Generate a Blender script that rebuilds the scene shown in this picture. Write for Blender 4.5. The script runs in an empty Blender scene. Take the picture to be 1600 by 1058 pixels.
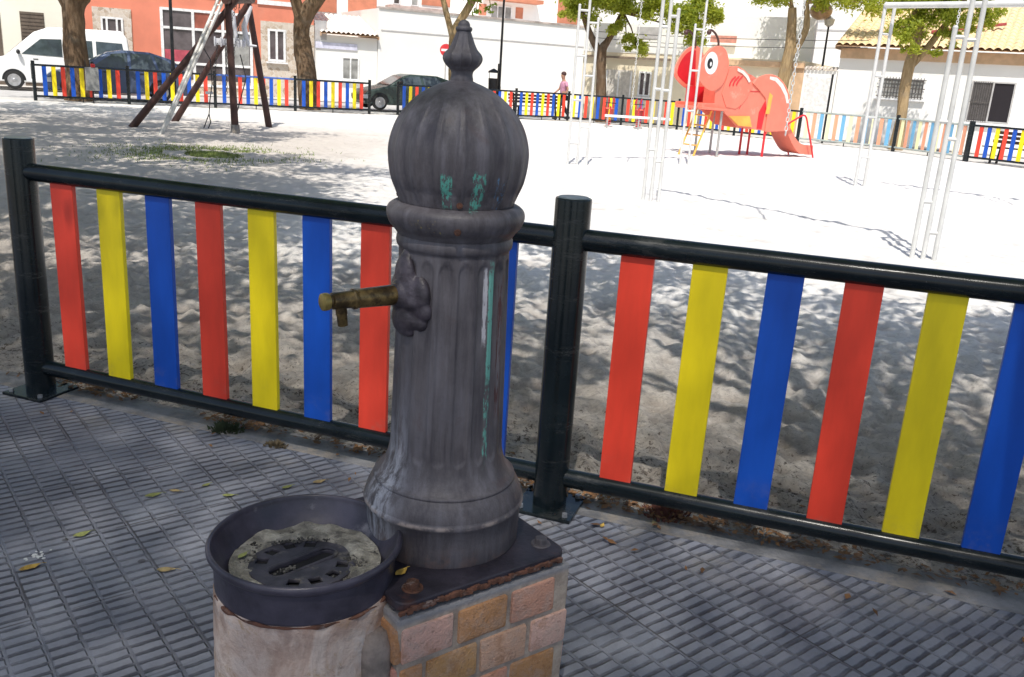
import bpy, bmesh, math, random
from mathutils import Vector, Matrix, noise as mnoise
R = math.radians
PI = math.pi
scene = bpy.context.scene
C = scene.collection
rnd = random.Random(7)

# ------------------------------------------------------------------ helpers
WORLD = {}


def wm(o):
    return WORLD.get(o.name, Matrix.Identity(4))


def tag(o, label=None, cat=None, group=None, kind=None):
    if label: o['label'] = label
    if cat: o['category'] = cat
    if group: o['group'] = group
    if kind: o['kind'] = kind
    return o


def thing(name, label, cat, loc=(0, 0, 0), rotz=0.0, group=None):
    o = bpy.data.objects.new(name, None)
    C.objects.link(o)
    o.empty_display_size = 0.2
    o.location = loc
    o.rotation_euler = (0, 0, rotz)
    WORLD[o.name] = Matrix.Translation(Vector(loc)) @ Matrix.Rotation(rotz, 4, 'Z')
    return tag(o, label, cat, group)


def smooth_mesh(me, ang=40):
    me.polygons.foreach_set('use_smooth', [True] * len(me.polygons))
    try:
        me.set_sharp_from_angle(angle=R(ang))
    except Exception:
        pass


def obj(name, bm, mat, parent=None, smooth=True, local=False, ang=40, label=None):
    """link a bmesh (built in world coordinates unless local) as ONE object"""
    if not isinstance(bm, bpy.types.Mesh):
        if parent is not None and not local:
            bm.transform(wm(parent).inverted())
        me = bpy.data.meshes.new(name)
        bmesh.ops.recalc_face_normals(bm, faces=bm.faces[:])
        bm.to_mesh(me)
        bm.free()
    else:
        me = bm
        if parent is not None and not local:
            me.transform(wm(parent).inverted())
    if smooth:
        smooth_mesh(me, ang)
    me.materials.append(mat)
    o = bpy.data.objects.new(name, me)
    C.objects.link(o)
    if parent is not None:
        o.parent = parent
        WORLD[o.name] = wm(parent).copy()
    if label: o['label'] = label
    return o


def dup(root, loc, rotz=0.0, label=None):
    """copy of a thing with its parts and sub-parts"""
    r = root.copy()
    C.objects.link(r)
    r.location = loc
    r.rotation_euler = (0, 0, rotz)
    WORLD[r.name] = Matrix.Translation(Vector(loc)) @ Matrix.Rotation(rotz, 4, 'Z')
    if label: r['label'] = label
    for ch in list(root.children):
        c = ch.copy()
        C.objects.link(c)
        c.parent = r
        for g in list(ch.children):
            d = g.copy()
            C.objects.link(d)
            d.parent = c
    return r


def new():
    return bmesh.new()


def frame_from(direction, up=(0, 0, 1)):
    d = Vector(direction).normalized()
    u = Vector(up)
    if abs(d.dot(u)) > 0.99:
        u = Vector((1, 0, 0))
    x = u.cross(d).normalized()
    y = d.cross(x).normalized()
    return x, y, d


def box(bm, c, size, rotz=0.0, bevel=0.0, mat3=None):
    m = Matrix.Translation(Vector(c)) @ (mat3.to_4x4() if mat3 else Matrix.Rotation(rotz, 4, 'Z')) @ Matrix.Diagonal((size[0], size[1], size[2], 1))
    r = bmesh.ops.create_cube(bm, size=1.0, matrix=m)
    vs = r['verts']
    if bevel > 0:
        es = list({e for v in vs for e in v.link_edges})
        bmesh.ops.bevel(bm, geom=es, offset=bevel, segments=2, affect='EDGES', profile=0.6)
    return vs


def bar(bm, p0, p1, w, h, bevel=0.0):
    p0, p1 = Vector(p0), Vector(p1)
    x, y, d = frame_from(p1 - p0)
    m = Matrix((x, y, d)).transposed()
    box(bm, (p0 + p1) / 2, (w, h, (p1 - p0).length), bevel=bevel, mat3=m)


def tube(bm, pts, radii, seg=12, cap=True):
    """swept tapered tube through points"""
    pts = [Vector(p) for p in pts]
    if not hasattr(radii, '__len__'):
        radii = [radii] * len(pts)
    rings = []
    x = None
    for i, p in enumerate(pts):
        if i == 0: d = pts[1] - pts[0]
        elif i == len(pts) - 1: d = pts[-1] - pts[-2]
        else: d = (pts[i + 1] - pts[i - 1])
        d.normalize()
        if x is None:
            x, y, _ = frame_from(d)
        else:
            x = (x - d * x.dot(d)).normalized()
            y = d.cross(x).normalized()
        rings.append([bm.verts.new(p + (x * math.cos(2 * PI * k / seg) + y * math.sin(2 * PI * k / seg)) * radii[i]) for k in range(seg)])
    for a, b in zip(rings, rings[1:]):
        for k in range(seg):
            bm.faces.new((a[k], a[(k + 1) % seg], b[(k + 1) % seg], b[k]))
    if cap:
        bm.faces.new(list(reversed(rings[0])))
        bm.faces.new(rings[-1])
    return rings


def lathe(bm, prof, c=(0, 0, 0), seg=48, mod=None, caps=(True, True), axis=None):
    """prof: list of (z, r) bottom to top. mod(theta,z,r)->r. axis: optional 3x3"""
    c = Vector(c)
    rings = []
    for z, r in prof:
        ring = []
        for k in range(seg):
            th = 2 * PI * k / seg
            rr = mod(th, z, r) if mod else r
            v = Vector((rr * math.cos(th), rr * math.sin(th), z))
            if axis is not None: v = axis @ v
            ring.append(bm.verts.new(c + v))
        rings.append(ring)
    for a, b in zip(rings, rings[1:]):
        for k in range(seg):
            bm.faces.new((a[k], a[(k + 1) % seg], b[(k + 1) % seg], b[k]))
    if caps[0]: bm.faces.new(list(reversed(rings[0])))
    if caps[1]: bm.faces.new(rings[-1])


def resample(prof, step):
    """Catmull-free linear densify of a (z,r) profile"""
    out = [prof[0]]
    for (z0, r0), (z1, r1) in zip(prof, prof[1:]):
        n = max(1, int(math.hypot(z1 - z0, r1 - r0) / step))
        for k in range(1, n + 1):
            t = k / n
            out.append((z0 + (z1 - z0) * t, r0 + (r1 - r0) * t))
    return out


def spline(prof, n=6):
    """Catmull-Rom through points"""
    P = [Vector(p) for p in prof]
    out = []
    for i in range(len(P) - 1):
        p0 = P[max(i - 1, 0)]; p1 = P[i]; p2 = P[i + 1]; p3 = P[min(i + 2, len(P) - 1)]
        for k in range(n):
            t = k / n
            out.append(tuple(0.5 * ((2 * p1) + (-p0 + p2) * t + (2 * p0 - 5 * p1 + 4 * p2 - p3) * t * t + (-p0 + 3 * p1 - 3 * p2 + p3) * t ** 3)))
    out.append(tuple(P[-1]))
    return out


def prism(bm, poly, origin, ux, uy, un, thick):
    """flat polygon (a,b) in plane origin+ux*a+uy*b, extruded along un by thick"""
    o, ux, uy, un = Vector(origin), Vector(ux), Vector(uy), Vector(un)
    a = [bm.verts.new(o + ux * p[0] + uy * p[1]) for p in poly]
    b = [bm.verts.new(o + ux * p[0] + uy * p[1] + un * thick) for p in poly]
    n = len(poly)
    bm.faces.new(a)
    bm.faces.new(list(reversed(b)))
    for i in range(n):
        bm.faces.new((a[i], b[i], b[(i + 1) % n], a[(i + 1) % n]))


def sphere(bm, c, r, sc=(1, 1, 1), u=16, v=10, mat3=None):
    m = Matrix.Translation(Vector(c)) @ (mat3.to_4x4() if mat3 else Matrix.Identity(4)) @ Matrix.Diagonal((sc[0], sc[1], sc[2], 1))
    bmesh.ops.create_uvsphere(bm, u_segments=u, v_segments=v, radius=r, matrix=m)


def mod_bevel(o, w, seg=2, ang=35):
    m = o.modifiers.new('bevel', 'BEVEL')
    m.width = w; m.segments = seg; m.limit_method = 'ANGLE'; m.angle_limit = R(ang)
    m.harden_normals = False
    return o


# ------------------------------------------------------------------ materials
class NT:
    def __init__(s, name):
        s.m = bpy.data.materials.new(name)
        s.m.use_nodes = True
        s.t = s.m.node_tree
        s.b = s.t.nodes['Principled BSDF']
        s.out = s.t.nodes['Material Output']
        s.tc = s.t.nodes.new('ShaderNodeTexCoord')

    def n(s, typ, **kw):
        x = s.t.nodes.new(typ)
        for k, v in kw.items(): setattr(x, k, v)
        return x

    def put(s, sock, v):
        if isinstance(v, bpy.types.NodeSocket): s.t.links.new(v, sock)
        else: sock.default_value = v

    def math(s, op, a, b=0.0, c=0.0, clamp=False):
        x = s.n('ShaderNodeMath', operation=op, use_clamp=clamp)
        s.put(x.inputs[0], a); s.put(x.inputs[1], b)
        s.put(x.inputs[2], c)
        return x.outputs[0]

    def mapping(s, vec=None, scale=(1, 1, 1), rot=(0, 0, 0), loc=(0, 0, 0)):
        x = s.n('ShaderNodeMapping')
        s.put(x.inputs['Vector'], vec if vec is not None else s.tc.outputs['Object'])
        x.inputs['Scale'].default_value = scale
        x.inputs['Rotation'].default_value = rot
        x.inputs['Location'].default_value = loc
        return x.outputs[0]

    def noise(s, scale=5, detail=4, rough=0.6, vec=None, dist=0.0):
        x = s.n('ShaderNodeTexNoise')
        s.put(x.inputs['Vector'], vec if vec is not None else s.tc.outputs['Object'])
        x.inputs['Scale'].default_value = scale
        x.inputs['Detail'].default_value = detail
        x.inputs['Roughness'].default_value = rough
        x.inputs['Distortion'].default_value = dist
        return x.outputs['Fac']

    def voronoi(s, scale=5, vec=None, feature='F1', out='Distance', rand=1.0):
        x = s.n('ShaderNodeTexVoronoi', feature=feature)
        s.put(x.inputs['Vector'], vec if vec is not None else s.tc.outputs['Object'])
        x.inputs['Scale'].default_value = scale
        x.inputs['Randomness'].default_value = rand
        return x.outputs[out]

    def ramp(s, fac, stops):
        x = s.n('ShaderNodeValToRGB')
        s.put(x.inputs[0], fac)
        e = x.color_ramp.elements
        while len(e) < len(stops): e.new(0.5)
        for i, (p, c) in enumerate(stops):
            e[i].position = p
            e[i].color = (c[0], c[1], c[2], 1) if hasattr(c, '__len__') else (c, c, c, 1)
        return x.outputs[0]

    def step(s, v, lo, hi):
        x = s.n('ShaderNodeMapRange', interpolation_type='SMOOTHSTEP')
        s.put(x.inputs[0], v)
        x.inputs[1].default_value = lo; x.inputs[2].default_value = hi
        return x.outputs[0]

    def mix(s, fac, a, b, blend='MIX'):
        x = s.n('ShaderNodeMix', data_type='RGBA', blend_type=blend)
        s.put(x.inputs['Factor'], fac)
        for sock, v in ((x.inputs['A'], a), (x.inputs['B'], b)):
            if not isinstance(v, bpy.types.NodeSocket): v = (v[0], v[1], v[2], 1)
            s.put(sock, v)
        return x.outputs['Result']

    def sep(s, vec=None):
        x = s.n('ShaderNodeSeparateXYZ')
        s.put(x.inputs[0], vec if vec is not None else s.tc.outputs['Object'])
        return x.outputs

    def bump(s, h, strength=0.3, dist=0.01, prev=None):
        x = s.n('ShaderNodeBump')
        s.put(x.inputs['Height'], h)
        x.inputs['Strength'].default_value = strength
        x.inputs['Distance'].default_value = dist
        if prev is not None: s.t.links.new(prev, x.inputs['Normal'])
        return x.outputs[0]

    def fin(s, col, rough=0.6, metal=0.0, normal=None, spec=None):
        if not isinstance(col, bpy.types.NodeSocket): col = (col[0], col[1], col[2], 1)
        s.put(s.b.inputs['Base Color'], col)
        s.put(s.b.inputs['Roughness'], rough)
        s.put(s.b.inputs['Metallic'], metal)
        if spec is not None: s.b.inputs['Specular IOR Level'].default_value = spec
        if normal is not None: s.t.links.new(normal, s.b.inputs['Normal'])
        return s.m


def mat(name, col, rough=0.6, metal=0.0, var=0.15, scale=8, bump=0.0, bscale=60, bdist=0.004, spec=None, dirt=None):
    s = NT(name)
    f = s.noise(scale, 5)
    a = [max(0, c * (1 - var)) for c in col]
    b = [min(1, c * (1 + var)) for c in col]
    c = s.mix(s.step(f, 0.3, 0.7), a, b)
    if dirt:
        d = s.step(s.noise(scale * 0.6, 7, 0.7), dirt[1], dirt[1] + 0.12)
        c = s.mix(s.math('MULTIPLY', d, dirt[2] if len(dirt) > 2 else 0.7), c, dirt[0])
    nrm = s.bump(s.noise(bscale, 5), bump, bdist) if bump else None
    rg = s.math('ADD', s.math('MULTIPLY', s.noise(scale * 2, 4), 0.2), rough - 0.1)
    return s.fin(c, rg, metal, nrm, spec)

# ------------------------------------------------------------------ iron of the fountain, with worn paint
FX, FY = -0.133, 1.845          # axis of the fountain
VX, VY = -0.0719, 0.9974        # horizontal direction the photographer looked in


def iron_material(name, paint=False):
    s = NT(name)
    P = s.tc.outputs['Object']
    n1 = s.noise(6, 6, 0.65)
    st = s.noise(1.0, 6, 0.7, s.mapping(scale=(34, 34, 4)))
    fine = s.noise(160, 3)
    col = s.mix(s.step(n1, 0.3, 0.75), (0.070, 0.062, 0.068), (0.126, 0.114, 0.122))
    col = s.mix(s.math('MULTIPLY', s.step(st, 0.44, 0.72), 0.7), col, (0.165, 0.155, 0.175))
    col = s.mix(s.math('MULTIPLY', s.step(st, 0.50, 0.30), 0.6), col, (0.036, 0.031, 0.041))
    x, y, z = s.sep()
    # worn brown primer in patches
    brown = s.step(s.noise(9, 6, 0.7, dist=0.6), 0.56, 0.72)
    col = s.mix(s.math('MULTIPLY', brown, 0.55), col, (0.095, 0.062, 0.058))
    rust = s.step(s.noise(13, 7, 0.75, dist=0.4), 0.70, 0.76)
    col = s.mix(s.math('MULTIPLY', rust, 0.8), col, (0.12, 0.035, 0.016))
    chips = s.step(s.noise(70, 4, 0.7), 0.735, 0.765)
    col = s.mix(s.math('MULTIPLY', chips, 0.6), col, (0.36, 0.35, 0.36))
    if paint:
        a = s.math('ADD', s.math('MULTIPLY', x, VY), s.math('MULTIPLY', y, -VX))
        b = s.math('MULTIPLY', s.math('ADD', s.math('MULTIPLY', x, VX), s.math('MULTIPLY', y, VY)), -1.0)
        phi = s.math('ARCTAN2', a, b)
        wob = s.math('SUBTRACT', s.noise(30, 5, 0.7), 0.5)
        rag = s.noise(1.0, 5, 0.75, s.mapping(scale=(150, 150, 45)))
        ragv = s.noise(1.0, 4, 0.7, s.mapping(scale=(220, 220, 14)))

        def patch(phi0, wphi, z0, z1, wobble, thr, rag_=rag, soft=0.05):
            zz = s.math('MULTIPLY', s.math('ABSOLUTE', s.math('SUBTRACT', z, (z0 + z1) / 2)), 2 / (z1 - z0))
            pp = s.math('DIVIDE', s.math('ABSOLUTE', s.math('SUBTRACT', phi, phi0)), wphi)
            d = s.math('ADD', s.math('MAXIMUM', zz, pp), s.math('MULTIPLY', wob, wobble))
            inside = s.step(d, 1.0, 0.75)
            return s.math('MULTIPLY', inside, s.step(rag_, thr, thr + soft))
        teal = (0.10, 0.36, 0.29)
        col = s.mix(patch(0.74, 0.055, 0.86, 1.135, 0.9, 0.36), col, (0.13, 0.36, 0.31))
        col = s.mix(patch(0.735, 0.055, 0.70, 0.88, 1.2, 0.50), col, (0.12, 0.33, 0.28))
        col = s.mix(patch(0.63, 0.05, 0.955, 1.13, 0.8, 0.40, ragv), col, (0.50, 0.49, 0.52))
        col = s.mix(patch(-0.15, 0.085, 1.245, 1.312, 1.3, 0.46), col, teal)
        col = s.mix(patch(0.31, 0.10, 1.245, 1.325, 1.6, 0.47), col, teal)
        col = s.mix(patch(0.70, 0.09, 1.245, 1.31, 1.4, 0.54), col, (0.10, 0.20, 0.33))
        col = s.mix(patch(-0.42, 0.30, 1.195, 1.225, 1.4, 0.58), col, (0.30, 0.24, 0.07))
        col = s.mix(patch(1.05, 0.07, 0.78, 1.12, 0.9, 0.48, ragv), col, (0.075, 0.03, 0.03))
        # lime scale where the tap splashes
        low = s.step(z, 0.90, 0.60)
        side = s.step(s.math('ABSOLUTE', s.math('ADD', phi, 1.02)), 0.55, 0.05)
        lime = s.math('MULTIPLY', s.math('MULTIPLY', low, side), s.step(s.noise(1.0, 6, 0.75, s.mapping(scale=(45, 45, 9))), 0.40, 0.62))
        col = s.mix(s.math('MULTIPLY', lime, 1.0), col, (0.40, 0.41, 0.46))
        ring = s.math('MULTIPLY', s.step(s.math('ABSOLUTE', s.math('SUBTRACT', z, 0.585)), 0.007, 0.001), s.step(s.noise(25, 4), 0.42, 0.6))
        col = s.mix(s.math('MULTIPLY', ring, 0.7), col, (0.42, 0.34, 0.30))
        foot = s.math('MULTIPLY', s.step(z, 0.56, 0.48), s.step(s.noise(18, 6, 0.7), 0.45, 0.62))
        col = s.mix(s.math('MULTIPLY', foot, 0.6), col, (0.20, 0.13, 0.11))
    h = s.math('ADD', s.math('MULTIPLY', s.noise(40, 6, 0.65), 0.6), s.math('MULTIPLY', fine, 0.25))
    nrm = s.bump(h, 0.42, 0.004)
    rg = s.math('ADD', 0.38, s.math('MULTIPLY', n1, 0.3))
    return s.fin(col, rg, 0.0, nrm, 0.5)


def brick_material():
    s = NT('old_brick')
    at = s.n('ShaderNodeAttribute', attribute_name='tone')
    col = at.outputs['Color']
    col = s.mix(s.math('MULTIPLY', s.step(s.noise(22, 6, 0.7), 0.42, 0.68), 0.5), col, (0.48, 0.38, 0.33))
    col = s.mix(s.math('MULTIPLY', s.step(s.noise(15, 5, 0.7), 0.50, 0.68), 0.6), col, (0.33, 0.165, 0.085))
    col = s.mix(s.math('MULTIPLY', s.step(s.noise(48, 6, 0.8), 0.56, 0.66), 0.5), col, (0.20, 0.11, 0.08))
    sp = s.step(s.voronoi(240), 0.16, 0.10)
    col = s.mix(s.math('MULTIPLY', sp, 0.55), col, (0.62, 0.56, 0.52))
    dk = s.step(s.noise(150, 3), 0.66, 0.72)
    col = s.mix(s.math('MULTIPLY', dk, 0.6), col, (0.10, 0.06, 0.05))
    nrm = s.bump(s.math('ADD', s.noise(180, 4), s.noise(40, 6, .7)), 0.9, 0.006)
    return s.fin(col, 0.9, 0, nrm, 0.2)


def mortar_material():
    s = NT('mortar')
    col = s.mix(s.step(s.noise(14, 6, 0.7), 0.35, 0.65), (0.30, 0.245, 0.205), (0.48, 0.41, 0.345))
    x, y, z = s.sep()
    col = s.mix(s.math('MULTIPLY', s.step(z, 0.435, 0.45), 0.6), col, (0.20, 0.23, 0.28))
    nrm = s.bump(s.noise(90, 6, 0.7), 0.7, 0.006)
    return s.fin(col, 0.95, 0, nrm, 0.15)


def pedestal_material():
    s = NT('patched_render')
    a = s.noise(7, 6, 0.65, s.mapping(scale=(1, 1, 0.7)), 1.2)
    b = s.noise(11, 6, 0.7, s.mapping(scale=(1, 1, 0.8), loc=(3, 5, 1)), 0.8)
    c = s.noise(5, 7, 0.7, s.mapping(loc=(9, 2, 4)), 0.6)
    col = s.ramp(a, [(0.30, (0.42, 0.29, 0.23)), (0.45, (0.56, 0.43, 0.36)), (0.55, (0.65, 0.54, 0.47)), (0.70, (0.48, 0.35, 0.29))])
    col = s.mix(s.math('MULTIPLY', s.step(b, 0.54, 0.66), 0.75), col, (0.42, 0.27, 0.14))
    col = s.mix(s.math('MULTIPLY', s.step(c, 0.55, 0.68), 0.8), col, (0.60, 0.56, 0.54))
    col = s.mix(s.math('MULTIPLY', s.step(s.noise(28, 6, 0.75), 0.60, 0.70), 0.6), col, (0.22, 0.16, 0.13))
    x, y, z = s.sep()
    top_dark = s.math('MULTIPLY', s.step(z, 0.38, 0.47), s.step(s.noise(14, 5, 0.7), 0.40, 0.60))  # blotches that get darker towards the top
    col = s.mix(s.math('MULTIPLY', top_dark, 0.6), col, (0.24, 0.165, 0.14))
    nrm = s.bump(s.math('ADD', s.math('MULTIPLY', a, 1.5), s.noise(45, 6, 0.7)), 0.6, 0.010)
    return s.fin(col, 0.85, 0, nrm, 0.2)


def paving_material():
    s = NT('ribbed_paving')
    v = s.mapping(rot=(0, 0, R(-38.5)))
    nz = s.n('ShaderNodeTexNoise'); nz.inputs['Scale'].default_value = 26; nz.inputs['Detail'].default_value = 4
    s.put(nz.inputs['Vector'], s.tc.outputs['Object'])
    sc_ = s.n('ShaderNodeVectorMath', operation='SCALE'); s.put(sc_.inputs[0], nz.outputs['Color']); sc_.inputs['Scale'].default_value = 0.010
    wb = s.n('ShaderNodeVectorMath', operation='ADD')
    s.put(wb.inputs[0], s.mapping(v, loc=(0.03, 0.01, 0))); s.put(wb.inputs[1], sc_.outputs[0])
    px, py, pz = s.sep(wb.outputs[0])
    cu_ = s.math('DIVIDE', px, 0.0885)
    cr_ = s.n('ShaderNodeTexWhiteNoise', noise_dimensions='1D'); s.put(cr_.inputs['W'], s.math('FLOOR', cu_))
    cv_ = s.math('ADD', s.math('DIVIDE', py, 0.0405), s.math('MULTIPLY', cr_.outputs['Value'], 0.38))
    au = s.math('ABSOLUTE', s.math('SUBTRACT', s.math('FRACT', cu_), 0.5))
    av = s.math('ABSOLUTE', s.math('SUBTRACT', s.math('FRACT', cv_), 0.5))
    gu = s.step(au, 0.415, 0.465)                 # flat gap between the columns of ribs
    gv = s.step(av, 0.27, 0.43)                  # groove between two ribs
    cell = s.n('ShaderNodeTexWhiteNoise', noise_dimensions='2D')
    cc_ = s.n('ShaderNodeCombineXYZ'); s.put(cc_.inputs[0], s.math('FLOOR', cu_)); s.put(cc_.inputs[1], s.math('FLOOR', cv_))
    s.put(cell.inputs['Vector'], cc_.outputs[0])
    ribrand = cell.outputs['Value']
    b2 = s.n('ShaderNodeTexBrick', offset=0.0, offset_frequency=1)
    s.put(b2.inputs['Vector'], s.mapping(v, loc=(0.03, 0.01, 0)))
    b2.inputs['Scale'].default_value = 1.0
    b2.inputs['Mortar Size'].default_value = 0.003
    b2.inputs['Mortar Smooth'].default_value = 0.2
    b2.inputs['Brick Width'].default_value = 0.354
    b2.inputs['Row Height'].default_value = 0.405
    b2.inputs['Color1'].default_value = (0, 0, 0, 1)
    b2.inputs['Color2'].default_value = (1, 1, 1, 1)
    mort = s.math('MAXIMUM', gu, gv)
    joint = b2.outputs['Fac']
    tile = s.n('ShaderNodeSeparateColor')
    s.put(tile.inputs[0], b2.outputs['Color'])
    big = s.noise(1.3, 6, 0.65)
    col = s.mix(s.step(big, 0.3, 0.7), (0.160, 0.182, 0.232), (0.240, 0.260, 0.308))
    col = s.mix(s.math('MULTIPLY', tile.outputs[0], 0.4), col, (0.20, 0.19, 0.215))
    col = s.mix(s.math('MULTIPLY', ribrand, 0.32), col, (0.30, 0.31, 0.35))
    col = s.mix(s.math('MULTIPLY', s.step(s.noise(34, 6, 0.75), 0.45, 0.65), 0.30), col, (0.17, 0.17, 0.19))
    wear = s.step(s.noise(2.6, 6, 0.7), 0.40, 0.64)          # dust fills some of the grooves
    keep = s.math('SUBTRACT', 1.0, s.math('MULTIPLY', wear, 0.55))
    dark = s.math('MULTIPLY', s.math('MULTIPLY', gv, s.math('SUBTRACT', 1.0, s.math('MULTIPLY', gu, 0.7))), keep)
    col = s.mix(s.math('MULTIPLY', dark, 0.92), col, (0.055, 0.057, 0.074))  # groove shade painted dark, flat skylight alone shows little relief
    col = s.mix(s.math('MULTIPLY', s.math('MULTIPLY', gu, keep), s.math('ADD', 0.18, s.math('MULTIPLY', s.step(s.noise(3, 5), .42, .6), 0.50))), col, (0.075, 0.075, 0.090))
    gr = s.math('MULTIPLY', mort, keep)
    col = s.mix(s.math('MULTIPLY', s.math('MULTIPLY', joint, s.step(s.noise(2.4, 4), .45, .6)), 0.75), col, (0.05, 0.045, 0.045))
    sp = s.step(s.noise(70, 4, 0.7), 0.67, 0.71)
    col = s.mix(s.math('MULTIPLY', sp, 0.5), col, (0.09, 0.085, 0.09))
    gum = s.step(s.voronoi(3.1), 0.045, 0.03)
    col = s.mix(s.math('MULTIPLY', gum, 0.7), col, (0.05, 0.045, 0.05))
    lt = s.step(s.noise(16, 6, 0.75), 0.69, 0.74)
    col = s.mix(s.math('MULTIPLY', lt, 0.5), col, (0.42, 0.42, 0.43))
    # sand blown over the edge of the paving next to the fence
    x, y, z = s.sep()
    d = s.math('ADD', s.math('MULTIPLY', x, 0.331), s.math('MULTIPLY', y, 0.9437))
    edge = s.math('MULTIPLY', s.step(d, 2.5, 2.9), s.step(s.noise(5, 7, 0.75), 0.46, 0.68))
    col = s.mix(s.math('MULTIPLY', edge, 0.65), col, (0.33, 0.30, 0.26))
    h = s.math('SUBTRACT', s.math('MULTIPLY', s.noise(90, 5, 0.7), 0.22), s.math('ADD', s.math('MULTIPLY', gr, 1.0), s.math('MULTIPLY', joint, 0.8)))
    nrm = s.bump(h, 1.0, 0.008)
    return s.fin(col, 0.78, 0, nrm, 0.35)


def sand_material():
    s = NT('sand')
    f = s.noise(2.2, 7, 0.65)
    col = s.mix(s.step(f, 0.3, 0.7), (0.76, 0.735, 0.70), (0.88, 0.855, 0.83))
    g = s.noise(420, 3, 0.8)
    col = s.mix(s.math('MULTIPLY', s.step(g, 0.55, 0.75), 0.25), col, (0.40, 0.34, 0.30))
    x, y, z = s.sep()
    d = s.math('ADD', s.math('MULTIPLY', x, 0.331), s.math('MULTIPLY', y, 0.9437))
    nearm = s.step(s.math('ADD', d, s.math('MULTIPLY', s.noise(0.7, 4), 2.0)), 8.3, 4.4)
    nc = s.mix(s.step(s.noise(6, 7, 0.7), 0.35, 0.65), (0.56, 0.485, 0.41), (0.84, 0.755, 0.66))  # darker, warmer sand colours near the fence stand in for shade
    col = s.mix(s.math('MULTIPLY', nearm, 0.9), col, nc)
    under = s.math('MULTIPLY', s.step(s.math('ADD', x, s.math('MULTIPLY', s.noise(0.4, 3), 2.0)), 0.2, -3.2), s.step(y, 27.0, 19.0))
    col = s.mix(s.math('MULTIPLY', under, 0.78), col, (0.56, 0.495, 0.43))  # left side tinted darker to paint in the dappled tree shade
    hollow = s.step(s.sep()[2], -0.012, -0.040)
    col = s.mix(s.math('MULTIPLY', hollow, 0.4), col, (0.36, 0.30, 0.26))  # shade of the hollows painted into the colour
    spk = s.step(s.noise(62, 5, 0.8), 0.57, 0.63)
    col = s.mix(s.math('MULTIPLY', s.math('MULTIPLY', spk, nearm), 0.55), col, (0.17, 0.14, 0.12))
    lsp = s.step(s.noise(48, 5, 0.8, dist=0.5), 0.58, 0.64)
    col = s.mix(s.math('MULTIPLY', s.math('MULTIPLY', lsp, nearm), 0.45), col, (0.80, 0.75, 0.70))
    # leaf crumbs and twigs that collect near the kerb
    x, y, z = s.sep()
    d = s.math('ADD', s.math('MULTIPLY', x, 0.331), s.math('MULTIPLY', y, 0.9437))
    near = s.math('ADD', s.math('MULTIPLY', s.step(d, 5.2, 2.95), 0.17), 0.01)
    cr = s.noise(38, 6, 0.78, dist=0.3)
    lit = s.step(s.math('ADD', cr, near), 0.70, 0.74)
    col = s.mix(s.math('MULTIPLY', lit, 0.85), col, (0.105, 0.075, 0.055))
    h = s.math('ADD', s.math('MULTIPLY', s.noise(26, 7, 0.7), 1.0), s.math('MULTIPLY', s.noise(95, 5, 0.8), 0.55))
    h = s.math('MULTIPLY', h, s.math('ADD', 0.36, s.math('MULTIPLY', nearm, 0.64)))
    nrm = s.bump(h, 1.0, 0.06)
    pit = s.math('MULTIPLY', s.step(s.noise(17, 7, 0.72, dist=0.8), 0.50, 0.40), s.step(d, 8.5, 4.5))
    col = s.mix(s.math('MULTIPLY', pit, 0.42), col, (0.38, 0.335, 0.31))  # small dark pits painted as shade between the lumps
    return s.fin(col, 0.95, 0, nrm, 0.1)


IRON = iron_material('cast_iron_painted', True)
IRON2 = iron_material('cast_iron')
BASM = mat('basin_iron', (0.052, 0.047, 0.066), 0.34, 0, 0.4, 9, 0.35, 60, 0.003, dirt=((0.26, 0.25, 0.27), 0.60, 0.6))
BRICK = brick_material()
MORTAR = mortar_material()
PEDM = pedestal_material()
BRASS = mat('old_brass', (0.25, 0.165, 0.062), 0.34, 0.65, 0.5, 26, 0.15, 90, 0.002, dirt=((0.060, 0.038, 0.022), 0.49, 0.8))
RUST = mat('rusty_iron', (0.12, 0.05, 0.03), 0.8, 0.0, 0.5, 30, 0.5, 70, 0.004, dirt=((0.30, 0.25, 0.23), 0.55, 0.7))
GRATE = mat('grate_iron', (0.045, 0.042, 0.055), 0.6, 0.0, 0.4, 25, 0.4, 90, 0.003, dirt=((0.20, 0.18, 0.15), 0.57, 0.6))
DRAIN_SHADE = mat('drain_shade_black', (0.008, 0.008, 0.01), 0.9)
SILT = mat('silt', (0.29, 0.272, 0.23), 0.95, 0, 0.5, 28, 1.0, 130, 0.008, dirt=((0.06, 0.056, 0.055), 0.52, 0.75))
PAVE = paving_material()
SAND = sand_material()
CONC = mat('kerb_concrete', (0.19, 0.185, 0.185), 0.9, 0, 0.35, 7, 0.8, 70, 0.008, dirt=((0.30, 0.255, 0.205), 0.47, 0.75))
def green_paint():
    s_ = NT('dark_green_paint')
    f = s_.noise(9, 5)
    c = s_.mix(s_.step(f, .3, .7), (0.004, 0.0085, 0.011), (0.009, 0.014, 0.017))
    dust = s_.step(s_.noise(1.0, 6, .75, s_.mapping(scale=(5, 5, 22))), .52, .75)
    c = s_.mix(s_.math('MULTIPLY', dust, .10), c, (0.30, 0.27, 0.24))
    chip = s_.step(s_.noise(42, 4, .7), .752, .765)
    c = s_.mix(s_.math('MULTIPLY', chip, .7), c, (0.45, 0.44, 0.42))
    rg = s_.math('ADD', .20, s_.math('MULTIPLY', dust, .25))
    return s_.fin(c, rg, 0, s_.bump(s_.noise(50, 4), .06, .002), .40)


GREEN = green_paint()


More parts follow.
